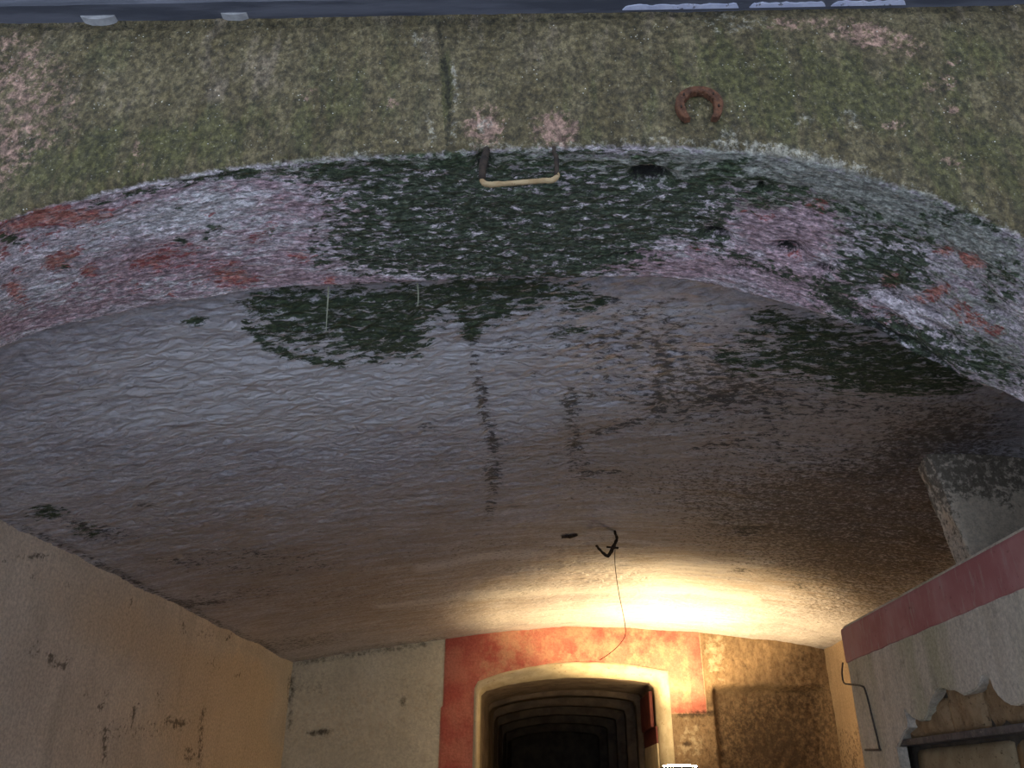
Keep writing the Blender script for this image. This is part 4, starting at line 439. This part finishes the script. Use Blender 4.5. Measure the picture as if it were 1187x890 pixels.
DOOR = [(-0.738,-1.65),(-0.738,0.92),(-0.71,0.955),(-0.45,1.055),(-0.12,1.125),(0.215,1.155),(0.55,1.150),(0.85,1.125),(1.10,1.085),(1.185,1.06),(1.198,0.98),(1.198,-1.65)]      # outer rim on the wall face
INNER = [(-0.720,-1.65),(-0.720,0.87),(-0.70,0.915),(-0.45,0.985),(-0.12,1.035),(0.215,1.06),(0.55,1.055),(0.85,1.035),(1.03,1.012),(1.095,0.995),(1.105,0.92),(1.105,-1.65)]         # 0.16 m behind
def resample(pts, n=70):
    p = np.array(pts, float); L = np.concatenate([[0], np.cumsum(np.linalg.norm(np.diff(p, axis=0), axis=1))]); t = np.linspace(0, L[-1], n)
    return np.stack([np.interp(t, L, p[:, 0]), np.interp(t, L, p[:, 1])], -1)
YK = 9.06
def build_back():
    xs = np.arange(-2.78, 2.95, 0.02); zs = np.concatenate([np.linspace(-1.65, 0.1, 20)[:-1], np.arange(0.1, 1.66, 0.02)])
    X, Z = np.meshgrid(xs, zs); st = STAINS_AND_LIGHT['K']; a = {k: field(v, X, Z) for k, v in st.items()}
    red = ((X > -1.095 + 0.02 * (Z - 1)) & (X < 1.60) & ((X < -0.5) | (X < 1.15) | (Z > 0.70))).astype(float)
    red *= np.where(X < -0.72, 1.0, np.where(X > 1.46, 0.86, 0.66)) * np.where(X < -0.85, 1, 1)
    stone = sm(1.57, 1.60, X) * 1.0 + (X > 1.15) * (Z < 0.71) * (X < 1.62)
    rec = sm(0.97, 0.90, Z + 0.03 * fbm(X * 4, Z * 4, 3)) * sm(1.66, 1.72, X + 0.02 * fbm(X * 9, Z * 9, 3)) * sm(2.86, 2.74, X)
    Y = YK - 0.012 * fbm(X * 2, Z * 2, 3) - 0.02 * np.clip(stone, 0, 1) * fbm(X * 11, Z * 7, 4) + 0.16 * rec - 0.008 * (red > .1)
    P = np.stack([X, Y, Z], -1)
    r = resample(DOOR, 300); inz = np.interp(X, np.array(DOOR)[2:-2, 0], np.array(DOOR)[2:-2, 1], left=-9, right=-9)
    inside = (X > -0.742) & (X < 1.198) & (Z < np.where(inz > -1, inz, 0.91) - 0.004)
    kill = inside[:-1, :-1] | inside[1:, :-1] | inside[:-1, 1:] | inside[1:, 1:]
    o = grid('wall_back', P, mat_back(), {'back': np.stack([red, a['dark'], a['pale'], np.clip(stone, 0, 1)], -1)}, keep=~kill)
    tag(o, 'limewashed back wall with a red painted surround around the dark doorway', kind='structure')
build_back()
M_CREAM = mat_simple('cream_reveal_paint', (0.50, 0.42, 0.28), (0.62, 0.54, 0.38), 8, 0.85, 0.2, 0.4, 0.008, c3=(0.32, 0.2, 0.12), t3=(0.6, 0.72), s3=22)
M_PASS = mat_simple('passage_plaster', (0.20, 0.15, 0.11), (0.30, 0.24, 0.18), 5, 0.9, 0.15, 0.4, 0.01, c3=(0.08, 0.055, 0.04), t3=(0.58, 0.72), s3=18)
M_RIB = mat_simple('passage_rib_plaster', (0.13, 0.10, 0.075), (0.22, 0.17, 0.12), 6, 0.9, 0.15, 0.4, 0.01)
M_REDW = mat_simple('dark_red_paint', (0.10, 0.024, 0.022), (0.17, 0.045, 0.038), 10, 0.6, 0.3, 0.3, 0.004)
def loft(name, sections, mat, parent=None, n=90, jit=0.0):
    P = np.array([np.stack([resample(p, n)[:, 0], np.full(n, y), resample(p, n)[:, 1]], -1) for (p, y) in sections])
    if jit: P[..., 2] += jit * fbm(P[..., 0] * 8, P[..., 1] * 8, 3)
    return grid(name, P, mat, parent=parent)
def inset(p, dx, dz):
    q = np.array(p, float); cx = -0.62; q[:, 0] = cx + (q[:, 0] - cx) * (1 - dx); q[:, 1] = np.where(q[:, 1] > 0, q[:, 1] - dz, q[:, 1]); return q
def build_door():
    t = loft('trim_1', [(np.array(DOOR) + np.array([(-.035, 0)] * 2 + [(-.045, .035)] + [(0, .035)] * 6 + [(.045, .035)] + [(.035, 0)] * 2), YK - 0.012), (DOOR, YK - 0.036), (INNER, YK + 0.16), (inset(INNER, 0.0, 0.0), YK + 0.24)], M_CREAM, jit=0.006)
    tag(t, 'cream splayed edge framing the dark arched doorway', kind='structure')
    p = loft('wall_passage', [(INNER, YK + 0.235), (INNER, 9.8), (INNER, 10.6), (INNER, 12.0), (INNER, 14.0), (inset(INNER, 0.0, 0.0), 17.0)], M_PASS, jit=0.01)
    tag(p, 'dark arched passage with stepped ribs running back behind the doorway', kind='structure')
    for y, dx, dz in ((10.5, 0.04, 0.05), (11.4, 0.07, 0.085), (12.4, 0.10, 0.12), (13.6, 0.13, 0.15), (15.0, 0.16, 0.19)):
        a = inset(INNER, dx, dz)
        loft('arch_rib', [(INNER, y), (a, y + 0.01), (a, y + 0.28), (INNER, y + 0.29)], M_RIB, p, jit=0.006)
    from_bm('end_wall', box_bm(-0.9, 1.3, 17.0, 17.1, -1.65, 1.2), M_RIB, p)
    from_bm('shutter_panel', box_bm(1.05, 1.085, 9.32, 10.3, 0.58, 0.93, 0.008), M_REDW, p)
    from_bm('red_dado_band', box_bm(1.086, 1.102, 9.20, 10.45, 0.42, 0.58, 0.003), M_REDW, p)
    from_bm('dado_plaster', box_bm(1.086, 1.102, 9.20, 10.45, -1.6, 0.42, 0.003), M_CREAM, p)
build_door()
M_FLOOR = mat_simple('worn_concrete_floor', (0.26, 0.25, 0.235), (0.36, 0.35, 0.33), 3, 0.9, 0.2, 0.4, 0.01, c3=(0.2, 0.19, 0.17), s3=14)
tag(from_bm('floor', box_bm(-2.9, 3.1, 1.66, 17.2, -1.75, -1.6), M_FLOOR), 'worn grey concrete floor of the vaulted room', kind='structure')
tag(from_bm('ground', box_bm(-14, 14, -16, 1.66, -1.75, -1.602), mat_simple('pale_paving', (0.46, 0.48, 0.52), (0.56, 0.58, 0.62), 3, 0.9, 0.2, 0.3, 0.006)), 'grey paved yard in front of the arch', kind='structure')

# ------------------------------------------------------------------ pier behind the partition
M_PIER = mat_wall('grey_pier_plaster', (0.58, 0.50, 0.39), (0.68, 0.60, 0.48), 'pier', cd=(0.06, 0.05, 0.04))
def build_pier():
    # faces: left side then front, as one bent sheet with a chipped arris
    us = np.concatenate([np.linspace(0.17, 0.01, 22), np.linspace(0, 0.85, 40)]); nl = 22
    zs = np.linspace(-1.62, 1.62, 150)
    U, Z = np.meshgrid(us, zs); k = np.arange(len(us))[None, :] < nl
    X = np.where(k, 2.04, 2.04 + U); Y = np.where(k, 4.03 + U, 4.03)
    n = fbm(U * 7 + 3, Z * 7, 4)
    top = sm(0.9, 1.45, Z)
    X = X - np.where(k, 0.02 * n * (0.4 + top), 0) + np.where(~k & (U < 0.05), 0.02 * np.abs(n), 0)
    Y = Y - np.where(k, 0, 0.008 * n) + np.where(~k & (U < 0.05), 0.02 * np.abs(n), 0)
    X = X - 0.07 * np.clip((Z - 1.0) / 0.45, 0, 1.3) * k
    o = grid('wall_pier', np.stack([X, Y, Z], -1), M_PIER, {'pier': stack4(np.clip(1.1 * sm(1.22, 1.42, Z + 0.10 * n) + .45 * k, 0, 1), 0 * X, 0 * X, 0 * X)}, flip=True)
    tag(o, 'pale grey plastered pier rising into the vault behind the partition', kind='structure')
build_pier()

# ------------------------------------------------------------------ partition wall with red band and broken niche
def mat_partition():
    n = NT('partition_limewash', 0.85, 0.2)
    ks = n.noise(7, 5, 0.6, n.coord(1, 1, 0.12)); kg = n.noise(3, 3, 0.5, n.coord(1, 1, 0.3, (4, 0, 1))); k2 = n.noise(30, 5, 0.65); k3 = n.noise(90, 3, 0.6)
    c = n.mix((0.55, 0.50, 0.405), (0.68, 0.63, 0.535), n.step(n.noise(12, 7, 0.68, n.coord(1, 1, 0.16)), 0.3, 0.7))
    c = n.mix(c, (0.40, 0.40, 0.24), n.math('MULTIPLY', n.step(kg, 0.48, 0.66), 0.6))
    c = n.mix(c, (0.24, 0.20, 0.16), n.math('MULTIPLY', n.step(n.noise(9, 8, .75), 0.52, 0.72), 0.6))
    c = n.grit(c, n.noise(50, 8, .78), 0.78, 1.18, .36, .64)
    return n.done(c, n.bump(n.math('ADD', k2, n.math('MULTIPLY', k3, .3)), 0.3, 0.005))
def mat_band():
    n = NT('worn_red_band_paint', 0.8, 0.2)
    ks = n.noise(16, 5, 0.62, n.coord(1, 1, 0.15)); k2 = n.noise(40, 4, 0.65); k1 = n.noise(3, 3)
    c = n.mix((0.42, 0.165, 0.165), (0.52, 0.265, 0.255), n.step(k1, 0.35, 0.65))
    c = n.mix(c, (0.48, 0.38, 0.34), n.math('MULTIPLY', n.step(n.noise(30, 8, 0.72, n.coord(1, 1, 0.2)), 0.50, 0.72), 0.7))
    c = n.mix(c, (0.14, 0.05, 0.045), n.math('MULTIPLY', n.step(k2, 0.60, 0.74), 0.5))
    return n.done(c, n.bump(k2, 0.3, 0.005))
PX = 1.80
def build_partition():
    mp = mat_partition()
    M_STONE = mat_simple('exposed_brown_stone', (0.30, 0.20, 0.11), (0.44, 0.31, 0.18), 14, 0.9, 0.15, 0.9, 0.012, c3=(0.10, 0.065, 0.035), s3=50)
    M_BLOCK = mat_simple('tan_block_stone', (0.32, 0.24, 0.14), (0.42, 0.33, 0.20), 10, 0.9, 0.15, 0.6, 0.006, c3=(0.13, 0.095, 0.05), s3=45)
    M_MORTAR = mat_simple('dark_mortar', (0.09, 0.075, 0.06), (0.15, 0.125, 0.10), 12, 0.95, 0.1, 0.8, 0.01)
    M_LINTEL_SHADE = mat_simple('blue_grey_lintel_shade', (0.055, 0.055, 0.062), (0.12, 0.115, 0.12), 14, 0.7, 0.3, 0.6, 0.006, c3=(0.26, 0.25, 0.25), s3=50)
    root = from_bm('wall_partition', box_bm(PX + 0.10, PX + 0.19, 2.27, 5.29, -1.61, 0.885), M_MORTAR)
    tag(root, 'pale low partition wall with red top band and broken plaster niche', kind='structure')
    jag = [(4.7651, 0.2015), (4.6515, 0.2613), (4.5711, 0.2849), (4.5634, 0.3205), (4.5754, 0.362), (4.5145, 0.3291), (4.421, 0.3028), (4.369, 0.3032), (4.2988, 0.3402), (4.2338, 0.3882), (4.1575, 0.4226), (4.1, 0.4242), (4.0532, 0.4084), (3.9938, 0.4024), (3.9496, 0.3872), (3.9145, 0.3732), (3.8463, 0.3771), (3.7861, 0.3849), (3.7372, 0.4038), (3.7091, 0.4279), (3.6716, 0.427), (3.648, 0.4008), (3.6419, 0.3703), (3.6121, 0.3444), (3.5829, 0.3192), (3.5432, 0.303), (3.4935, 0.2956), (3.433, 0.2997), (3.3745, 0.3037), (3.3027, 0.2796)]
    out = [(5.31, -1.6), (5.305, 0.885), (5.285, 0.90), (2.28, 0.90), (2.28, -1.6), (2.62, -1.6), (2.62, 0.30), (2.78, 0.36), (2.9, 0.33), (3.05, 0.40), (3.18, 0.35), (3.3, 0.37)] + jag[::-1]
    out += [(jag[0][0] + 0.005, -1.6)]
    # roughen long straight runs of the far end a little
    bm = bmesh.new()
    for side, x in ((0, PX), (1, PX + 0.045)):
        pass
    vs = [bm.verts.new((PX, y, z)) for y, z in out]
    f = bm.faces.new(vs)
    ex = bmesh.ops.extrude_face_region(bm, geom=[f])
    for v in ex['geom']:
        if isinstance(v, bmesh.types.BMVert): v.co.x += 0.05
    bmesh.ops.bevel(bm, geom=[e for e in bm.edges if all(abs(v.co.x - PX) < 1e-5 for v in e.verts)], offset=0.006, segments=2, affect='EDGES')
    bmesh.ops.triangulate(bm, faces=[g for g in bm.faces if len(g.verts) > 4])
    from_bm('plaster', bm, mp, root)
    from_bm('end_plaster', box_bm(PX + 0.04, PX + 0.192, 5.27, 5.308, -1.6, 0.893, 0.006), mp, root)
    from_bm('top_plaster', box_bm(PX + 0.03, PX + 0.192, 2.28, 5.30, 0.872, 0.897, 0.004), mp, root)
    # red band, with slightly ragged lower edge
    bm = bmesh.new(); ys = np.linspace(2.28, 5.312, 160); rag = 0.69 + 0.006 * fbm(ys * 6, ys * 0 + 2, 4)
    ring = []
    for y, zl in zip(ys, rag):
        ring.append([bm.verts.new(c) for c in ((PX + .001, y, zl), (PX - .006, y, zl + .004), (PX - .006, y, .872), (PX - .003, y, .885), (PX + .012, y, .895))])
    for a, b in zip(ring[:-1], ring[1:]):
        for j in range(4): bm.faces.new((a[j], a[j + 1], b[j + 1], b[j]))
    from_bm('painted_band', bm, mat_band(), root)['label'] = 'faded red painted band along the wall top'
    # exposed rubble behind the broken plaster
    def stone(y0, y1, z0, z1, x0, seed, m, name, amp):
        bm = box_bm(x0, PX + 0.125, y0, y1, z0, z1)
        bmesh.ops.subdivide_edges(bm, edges=bm.edges[:], cuts=9, use_grid_fill=True)
        rs = np.random.RandomState(seed); cy, cz = (y0 + y1) / 2, (z0 + z1) / 2
        for v in bm.verts:
            ry = (v.co.y - cy) / (y1 - y0) * 2; rz = (v.co.z - cz) / (z1 - z0) * 2
            front = max(0, 1 - (v.co.x - x0) / 0.05)
            n = float(fbm(np.array([v.co.y * 9 + seed * 3.3]), np.array([v.co.z * 12 + seed]), 3)[0])
            v.co.x += front * (0.014 * (abs(ry) ** 4 + abs(rz) ** 4) + amp * n)
            v.co.y += amp * 0.6 * n; v.co.z += amp * 0.5 * n
        return from_bm(name, bm, m, root, True)
    for i, (y0, y1, z0, z1, x0) in enumerate(((4.15, 4.52, 0.235, 0.39, 1.832), (3.84, 4.17, 0.235, 0.54, 1.828), (3.48, 3.86, 0.24, 0.58, 1.84), (3.10, 3.50, 0.235, 0.44, 1.84), (2.64, 3.10, 0.235, 0.45, 1.84), (4.48, 4.78, 0.235, 0.34, 1.84))):
        stone(y0, y1, z0, z1, x0, i + 2, M_STONE, 'rubble_stone', 0.022)
    from_bm('mortar_bed', box_bm(PX + 0.058, PX + 0.13, 2.6, 4.9, 0.24, 0.7), M_MORTAR, root)
    bm = box_bm(PX + 0.012, PX + 0.13, 2.62, jag[0][0] + 0.0, 0.205, 0.236, 0.004)
    from_bm('lintel_slab', bm, M_LINTEL_SHADE, root)  # dark colour paints the shadow on the broken plaster edge above the niche
    for i, (y0, y1, z0, z1, x0) in enumerate(((3.768, 4.755, -0.02, 0.188, 1.875), (2.95, 3.76, -0.02, 0.188, 1.88), (2.64, 2.942, -0.02, 0.188, 1.88), (4.1, 4.755, -0.3, -0.03, 1.88), (3.3, 4.09, -0.3, -0.03, 1.88), (2.64, 3.29, -0.3, -0.03, 1.88))):
        stone(y0, y1, z0, z1, x0, i + 20, M_BLOCK, 'stone_block', 0.005)
build_partition()

# ------------------------------------------------------------------ timber beam over the front wall
def mat_beam():
    n = NT('flaking_blue_grey_paint', 0.55, 0.4)
    xs = n.coord(0.12, 1, 1); k1 = n.noise(20, 5, 0.6, xs); k2 = n.noise(60, 5, 0.7, xs); k3 = n.noise(8, 4, 0.6, n.coord(0.4, 1, 1))
    c = n.mix((0.060, 0.065, 0.085), (0.115, 0.12, 0.15), n.step(k1, 0.38, 0.62))
    c = n.mix(c, (0.03, 0.026, 0.024), n.math('MULTIPLY', n.step(k3, 0.60, 0.70), 0.8))
    c = n.mix(c, (0.30, 0.31, 0.36), n.math('MULTIPLY', n.step(k2, 0.68, 0.78), 0.6))
    return n.done(c, n.bump(n.math('ADD', k1, k2), 0.4, 0.004))
def build_beam():
    root = empty('timber_beam', (-0.1, 1.63, 2.0))
    tag(root, 'dark blue-grey painted timber beam along the top of the concrete wall', 'beam')
    mb = mat_beam()
    zl = lambda x: 1.9905 - 0.0186 * (x + 0.08)
    bm = bmesh.new(); xs = np.linspace(-3.2, 3.2, 220); rings = []
    for x in xs:
        wv = 0.0025 * float(fbm(np.array([x * 6]), np.array([1.0]), 3)[0]); z = zl(x) + wv
        prof = [(YF + 0.01, z), (1.604 , z - 0.001), (1.598, z + 0.004), (1.596, z + 0.02), (1.592, z + 0.022), (1.592, z + 0.14), (YF + 0.01, z + 0.14)]
        rings.append([bm.verts.new((x, y, zz)) for y, zz in prof])
    for a, b in zip(rings[:-1], rings[1:]):
        for j in range(len(a)): bm.faces.new((a[j], a[(j + 1) % 7], b[(j + 1) % 7], b[j]))
    bm.faces.new(rings[0]); bm.faces.new(rings[-1][::-1])
    from_bm('beam_timber', bm, mb, root)
    mstrip = mat_simple('pale_lilac', (0.42, 0.45, 0.62), (0.60, 0.62, 0.76), 14, 0.6, 0.3, 0.3, 0.003, c3=(0.12, 0.12, 0.16), t3=(0.6, 0.66), s3=25)
    for i, (x0, x1) in enumerate(((0.235, 0.56), (0.59, 0.80), (0.815, 1.02))):  # pale lilac strips along the beam's lower back edge
        bm = bmesh.new(); xs = np.linspace(x0, x1, 40); ring = []
        for x in xs:
            e = 0.007 * float(fbm(np.array([x * 30.0]), np.array([i * 3.0]), 3)[0]); tap = min(1, (x - x0) / .012, (x1 - x) / .012) ** .6 if x0 < x < x1 else 0.05
            ring.append([bm.verts.new(c) for c in ((x, 1.655, zl(x) - .003), (x, 1.655 - (0.015 + e) * tap, zl(x) - .0035), (x, 1.655 - (0.015 + e) * tap, zl(x) + .001), (x, 1.655, zl(x) + .001))])
        for a, b in zip(ring[:-1], ring[1:]):
            for j in range(4): bm.faces.new((a[j], a[(j + 1) % 4], b[(j + 1) % 4], b[j]))
        from_bm('pale_strip', bm, mstrip, root)
    mchip = mat_simple('white_filler', (0.30, 0.30, 0.31), (0.42, 0.42, 0.43), 30, 0.8, 0.2, 0.3, 0.003)
    for i, (cx, hw, h) in enumerate(((-1.285, 0.055, 0.020), (-0.882, 0.042, 0.012))):
        zt = zl(cx) + 0.004
        bm = bmesh.new(); sh = [(-1, 0), (1, 0), (0.9, -.5), (.5, -.85), (0.05, -1), (-.4, -.85), (-.8, -.45)]
        fr = [bm.verts.new((cx + a * hw, YF - 0.02, zt + b * h)) for a, b in sh]; bk = [bm.verts.new((cx + a * hw, YF + 0.012, zt + b * h)) for a, b in sh]
        bm.faces.new(fr); bm.faces.new(bk[::-1])
        for j in range(7): bm.faces.new((fr[j], bk[j], bk[(j + 1) % 7], fr[(j + 1) % 7]))
        o = from_bm('filler_wedge', bm, mchip)
        tag(o, ('wider of two white filler wedges under the beam, nearer the wall\'s left end', 'smaller of two white filler wedges under the beam, nearer the crack')[i], 'wedge', 'white filler wedges under the beam')
build_beam()

# ------------------------------------------------------------------ horseshoe on the facade
M_RUST = mat_simple('rusted_iron', (0.075, 0.036, 0.022), (0.17, 0.075, 0.040), 40, 0.85, 0.3, 0.8, 0.003, c3=(0.34, 0.22, 0.14), t3=(0.62, 0.74), s3=150)
def build_shoe():
    root = empty('horseshoe', (0.412, 1.645, 1.54))
    tag(root, 'rusty iron horseshoe fixed open end down on the green concrete wall', 'horseshoe')
    cx, cz, bm = 0.414, 1.609, bmesh.new(); rings = []; n = 60
    for i in range(n):
        t = -1.0 + 2.0 * i / (n - 1); a = t * 2.32
        R = 0.0505; px = math.sin(a) * R * (1.0 if abs(a) < 1.6 else 1 - 0.10 * (abs(a) - 1.6)); pz = math.cos(a) * R * (1.02 if math.cos(a) > 0 else 1.42)
        wd = 0.0092 + 0.0025 * math.sin(abs(t) * 3.1) - 0.002 * (abs(t) > .96)
        if abs(a) < 1.6: nx, nz = math.sin(a), math.cos(a)
        else: nx, nz = math.copysign(0.98, a), -0.15
        wob = 0.0012 * math.sin(i * 1.7) + 0.001 * math.sin(i * 0.6)
        y0, y1 = YF - 0.024, YF - 0.004
        prof = [(-wd + wob, y1), (-wd + wob, y0 + .003), (-wd + .003, y0), (wd * .1, y0 + .0025), (wd - .003, y0), (wd, y0 + .003), (wd, y1)]
        rings.append([bm.verts.new((cx + px + nx * k, y, cz + pz + nz * k)) for k, y in prof])
    for a, b in zip(rings[:-1], rings[1:]):
        for j in range(7): bm.faces.new((a[j], a[(j + 1) % 7], b[(j + 1) % 7], b[j]))
    bm.faces.new(rings[0]); bm.faces.new(rings[-1][::-1])
    from_bm('shoe_iron', bm, M_RUST, root, False)
    md = mat_simple('dark_nail_iron', (0.03, 0.02, 0.015), (0.06, 0.035, 0.025), 30, 0.8, 0.3)
    for sx in (-1, 1):
        for a in (0.9, 1.75):
            x = cx + sx * math.sin(a) * 0.049; z = cz + math.cos(a) * 0.049 * (1 if a < 1.57 else 1.35)
            from_bm('nail', box_bm(x - .0022, x + .0022, YF - .0265, YF - .01, z - .004, z + .004, 0.001, 1), md, root)
build_shoe()

# ------------------------------------------------------------------ iron handle hanging at the crown of the arch
def build_handle():
    root = empty('iron_handle', (-0.055, 1.62, 1.42))
    tag(root, 'U-shaped iron handle with tan wrapped bar hanging at the arch crown', 'handle')
    md = mat_simple('black_rusty_rod', (0.020, 0.015, 0.012), (0.05, 0.035, 0.025), 40, 0.85, 0.3, 0.8, 0.003)
    mt = mat_simple('tan_worn_sleeve', (0.33, 0.22, 0.11), (0.46, 0.34, 0.19), 30, 0.7, 0.3, 0.4, 0.003, c3=(0.20, 0.11, 0.05), t3=(0.64, 0.74), s3=70)
    y = 1.60
    L, Rr = -0.146, 0.036
    from_bm('rod_leg', tube_bm([(L + .002, y + .07, 1.500), (L + .004, y + .04, 1.455), (L + .001, y + .01, 1.40), (L, y, 1.338)], [.0085, .0095, .010, .0085], 8, .2, 1), md, root, True)
    from_bm('rod_leg', tube_bm([(Rr - .003, y + .07, 1.50), (Rr - .004, y + .04, 1.458), (Rr + .001, y + .01, 1.41), (Rr, y, 1.345)], [.005, .0052, .006, .0065], 8, .2, 2), md, root, True)
    from_bm('handle_bar', tube_bm([(L, y + .001, 1.352), (L - .001, y, 1.338), (L + .012, y, 1.326), (L + .04, y, 1.3255), (-0.055, y, 1.3285), (Rr - .035, y, 1.3325), (Rr - .010, y, 1.334), (Rr + .002, y, 1.346), (Rr + .002, y + .001, 1.358)],
                                  [.0045, .0065, .0072, .0068, .0062, .0066, .007, .006, .0045], 10, .16, 3), mt, root, True)['label'] = 'tan wrapped bar'
build_handle()

# ------------------------------------------------------------------ hook with hanging wire under the vault
def build_hook():
    root = empty('wire_hook', (0.45, 5.55, 1.53))
    tag(root, 'rusty V-shaped wire hook hanging from the vault with a long thin wire', 'hook')
    md = mat_simple('corroded_wire', (0.018, 0.013, 0.010), (0.06, 0.038, 0.022), 60, 0.9, 0.2, 0.8, 0.003)
    pts = [(0.4532, 5.45, 1.5754), (0.4597, 5.48, 1.5483), (0.4752, 5.55, 1.526), (0.4492, 5.55, 1.4725), (0.4115, 5.55, 1.4137), (0.3664, 5.55, 1.4434), (0.3331, 5.55, 1.4852)]
    from_bm('hook_rod', tube_bm(pts, [.007, .008, .010, .012, .012, .009, .008], 7, .35, 5, sub=5), md, root, True)
    b = [(0.4019, 5.54, 1.4702), (0.4829, 5.54, 1.4638)]
    from_bm('tie_wire', tube_bm(b, [.007, .006], 6, .3, 6, sub=3), md, root, True)
    wpts = [(0.4656, 5.6, 1.4977), (0.4588, 5.6, 1.3613), (0.4731, 5.6, 1.1874), (0.4942, 5.6, 1.0462), (0.5057, 5.6, 0.9464), (0.4971, 5.6, 0.8917), (0.4551, 5.6, 0.8376), (0.397, 5.6, 0.7892), (0.3285, 5.6, 0.7465)]
    from_bm('hanging_wire', tube_bm(wpts, .0024, 6, 0, 7), md, root, True)
    c = [(0.1007, 5.5397, 1.5437), (0.1535, 5.5323, 1.5472), (0.2056, 5.5054, 1.5513)]
    from_bm('iron_peg', tube_bm(c, [.012, .015, .012], 6, .3, 8, sub=3), md, root, True)
build_hook()

# ------------------------------------------------------------------ bent wire and cable on the partition end
def build_cable():
    md = mat_simple('grey_cable', (0.06, 0.05, 0.045), (0.11, 0.095, 0.08), 30, 0.7, 0.3)
    root = empty('bent_cable', (1.79, 5.25, 0.4))
    tag(root, 'thin bent cable sticking out from the far edge of the partition wall', 'cable')
    from_bm('cable_loop', tube_bm([(1.79, 5.3553, 0.6977), (1.79, 5.4012, 0.6432), (1.79, 5.3978, 0.5879), (1.79, 5.2959, 0.5671), (1.79, 5.1527, 0.5471), (1.79, 5.0738, 0.5294)], .005, 6, .1, 3, sub=3), md, root, True)
    from_bm('surface_cable', tube_bm([(1.797, 5.0823, 0.5257), (1.797, 5.0584, 0.4635), (1.797, 5.0359, 0.3489), (1.797, 5.0159, 0.2596), (1.797, 5.0086, 0.1986)], .006, 6, .1, 4), md, root, True)
    from_bm('cable_clip', tube_bm([(1.797, 5.238, 0.2075), (1.797, 5.1139, 0.2027), (1.797, 4.9957, 0.1981)], .006, 6, .1, 5, sub=2), md, root, True)
build_cable()

# ------------------------------------------------------------------ pale roots hanging behind the arch
def build_roots():
    mr = mat_simple('pale_root', (0.30, 0.32, 0.22), (0.42, 0.43, 0.32), 40, 0.8, 0.2)
    for pts, lab in (([(-0.7211, 2.33, 1.5131), (-0.7177, 2.33, 1.452), (-0.7154, 2.33, 1.402), (-0.7114, 2.33, 1.3365)], 'long pale root strand hanging over the moss patch behind the arch'), ([(-0.4211, 2.33, 1.5202), (-0.4151, 2.33, 1.4624), (-0.4161, 2.33, 1.4291)], 'short pale root strand hanging near the arch middle')):
        tag(from_bm('root_strand', tube_bm(pts, [.0028, .002, .0012], 5, .2, 2), mr), lab, 'root', 'root strands behind the arch')
build_roots()

# ------------------------------------------------------------------ uplighter standing by the doorway
def build_lamp():
    x, y, z = LAMP
    root = empty('floodlight', (x, y, -1.6))
    tag(root, 'bright floodlight on a stand pointing up beside the doorway', 'lamp')
    mh = mat_simple('black_lamp_metal', (0.02, 0.02, 0.02), (0.05, 0.05, 0.05), 20, 0.5, 0.4)
    def lathe(name, prof, m, n=28):
        bm = bmesh.new(); rings = [[bm.verts.new((x + r * math.cos(2 * math.pi * j / n), y + r * math.sin(2 * math.pi * j / n), zz)) for j in range(n)] for r, zz in prof]
        for a, b in zip(rings[:-1], rings[1:]):
            for j in range(n): bm.faces.new((a[j], a[(j + 1) % n], b[(j + 1) % n], b[j]))
        bm.faces.new(rings[0]); bm.faces.new(rings[-1][::-1]); return from_bm(name, bm, m, root, True)
    lathe('lamp_housing', [(0.03, z - .20), (0.05, z - .18), (0.125, z - .09), (0.165, z - .03), (0.165, z - .022), (0.15, z - .022)], mh)
    em = bpy.data.materials.new('lamp_glass_glow'); em.use_nodes = True; bs = em.node_tree.nodes['Principled BSDF']
    bs.inputs['Base Color'].default_value = (1, .8, .5, 1); bs.inputs['Emission Color'].default_value = (1.0, 0.74, 0.40, 1); bs.inputs['Emission Strength'].default_value = 60
    lathe('lamp_glass', [(0.149, z - .0215), (0.149, z - .012), (0.10, z - .004), (0.01, z - .001)], em)
    from_bm('stand_pole', tube_bm([(x, y, z - .19), (x, y, -.6), (x, y, -1.45)], .016, 10), mh, root, True)
    for k in range(3):
        a = k * 2.094 + .4
        from_bm('stand_leg', tube_bm([(x, y, -1.15), (x + .2 * math.cos(a), y + .2 * math.sin(a), -1.36), (x + .42 * math.cos(a), y + .42 * math.sin(a), -1.59)], .011, 8), mh, root, True)
    ld = bpy.data.lights.new('floodlight_beam', 'SPOT'); ld.energy = LAMP_W; ld.color = (1.0, 0.70, 0.34); ld.spot_size = math.radians(126); ld.spot_blend = 0.3; ld.shadow_soft_size = 0.05
    lo = bpy.data.objects.new('floodlight_beam', ld); col.objects.link(lo); lo.location = (x, y, z + E + 0.06)
    lo.rotation_euler = (math.pi, 0, 0)
    lo.parent = root; lo.matrix_parent_inverse = root.matrix_world.inverted()
build_lamp()
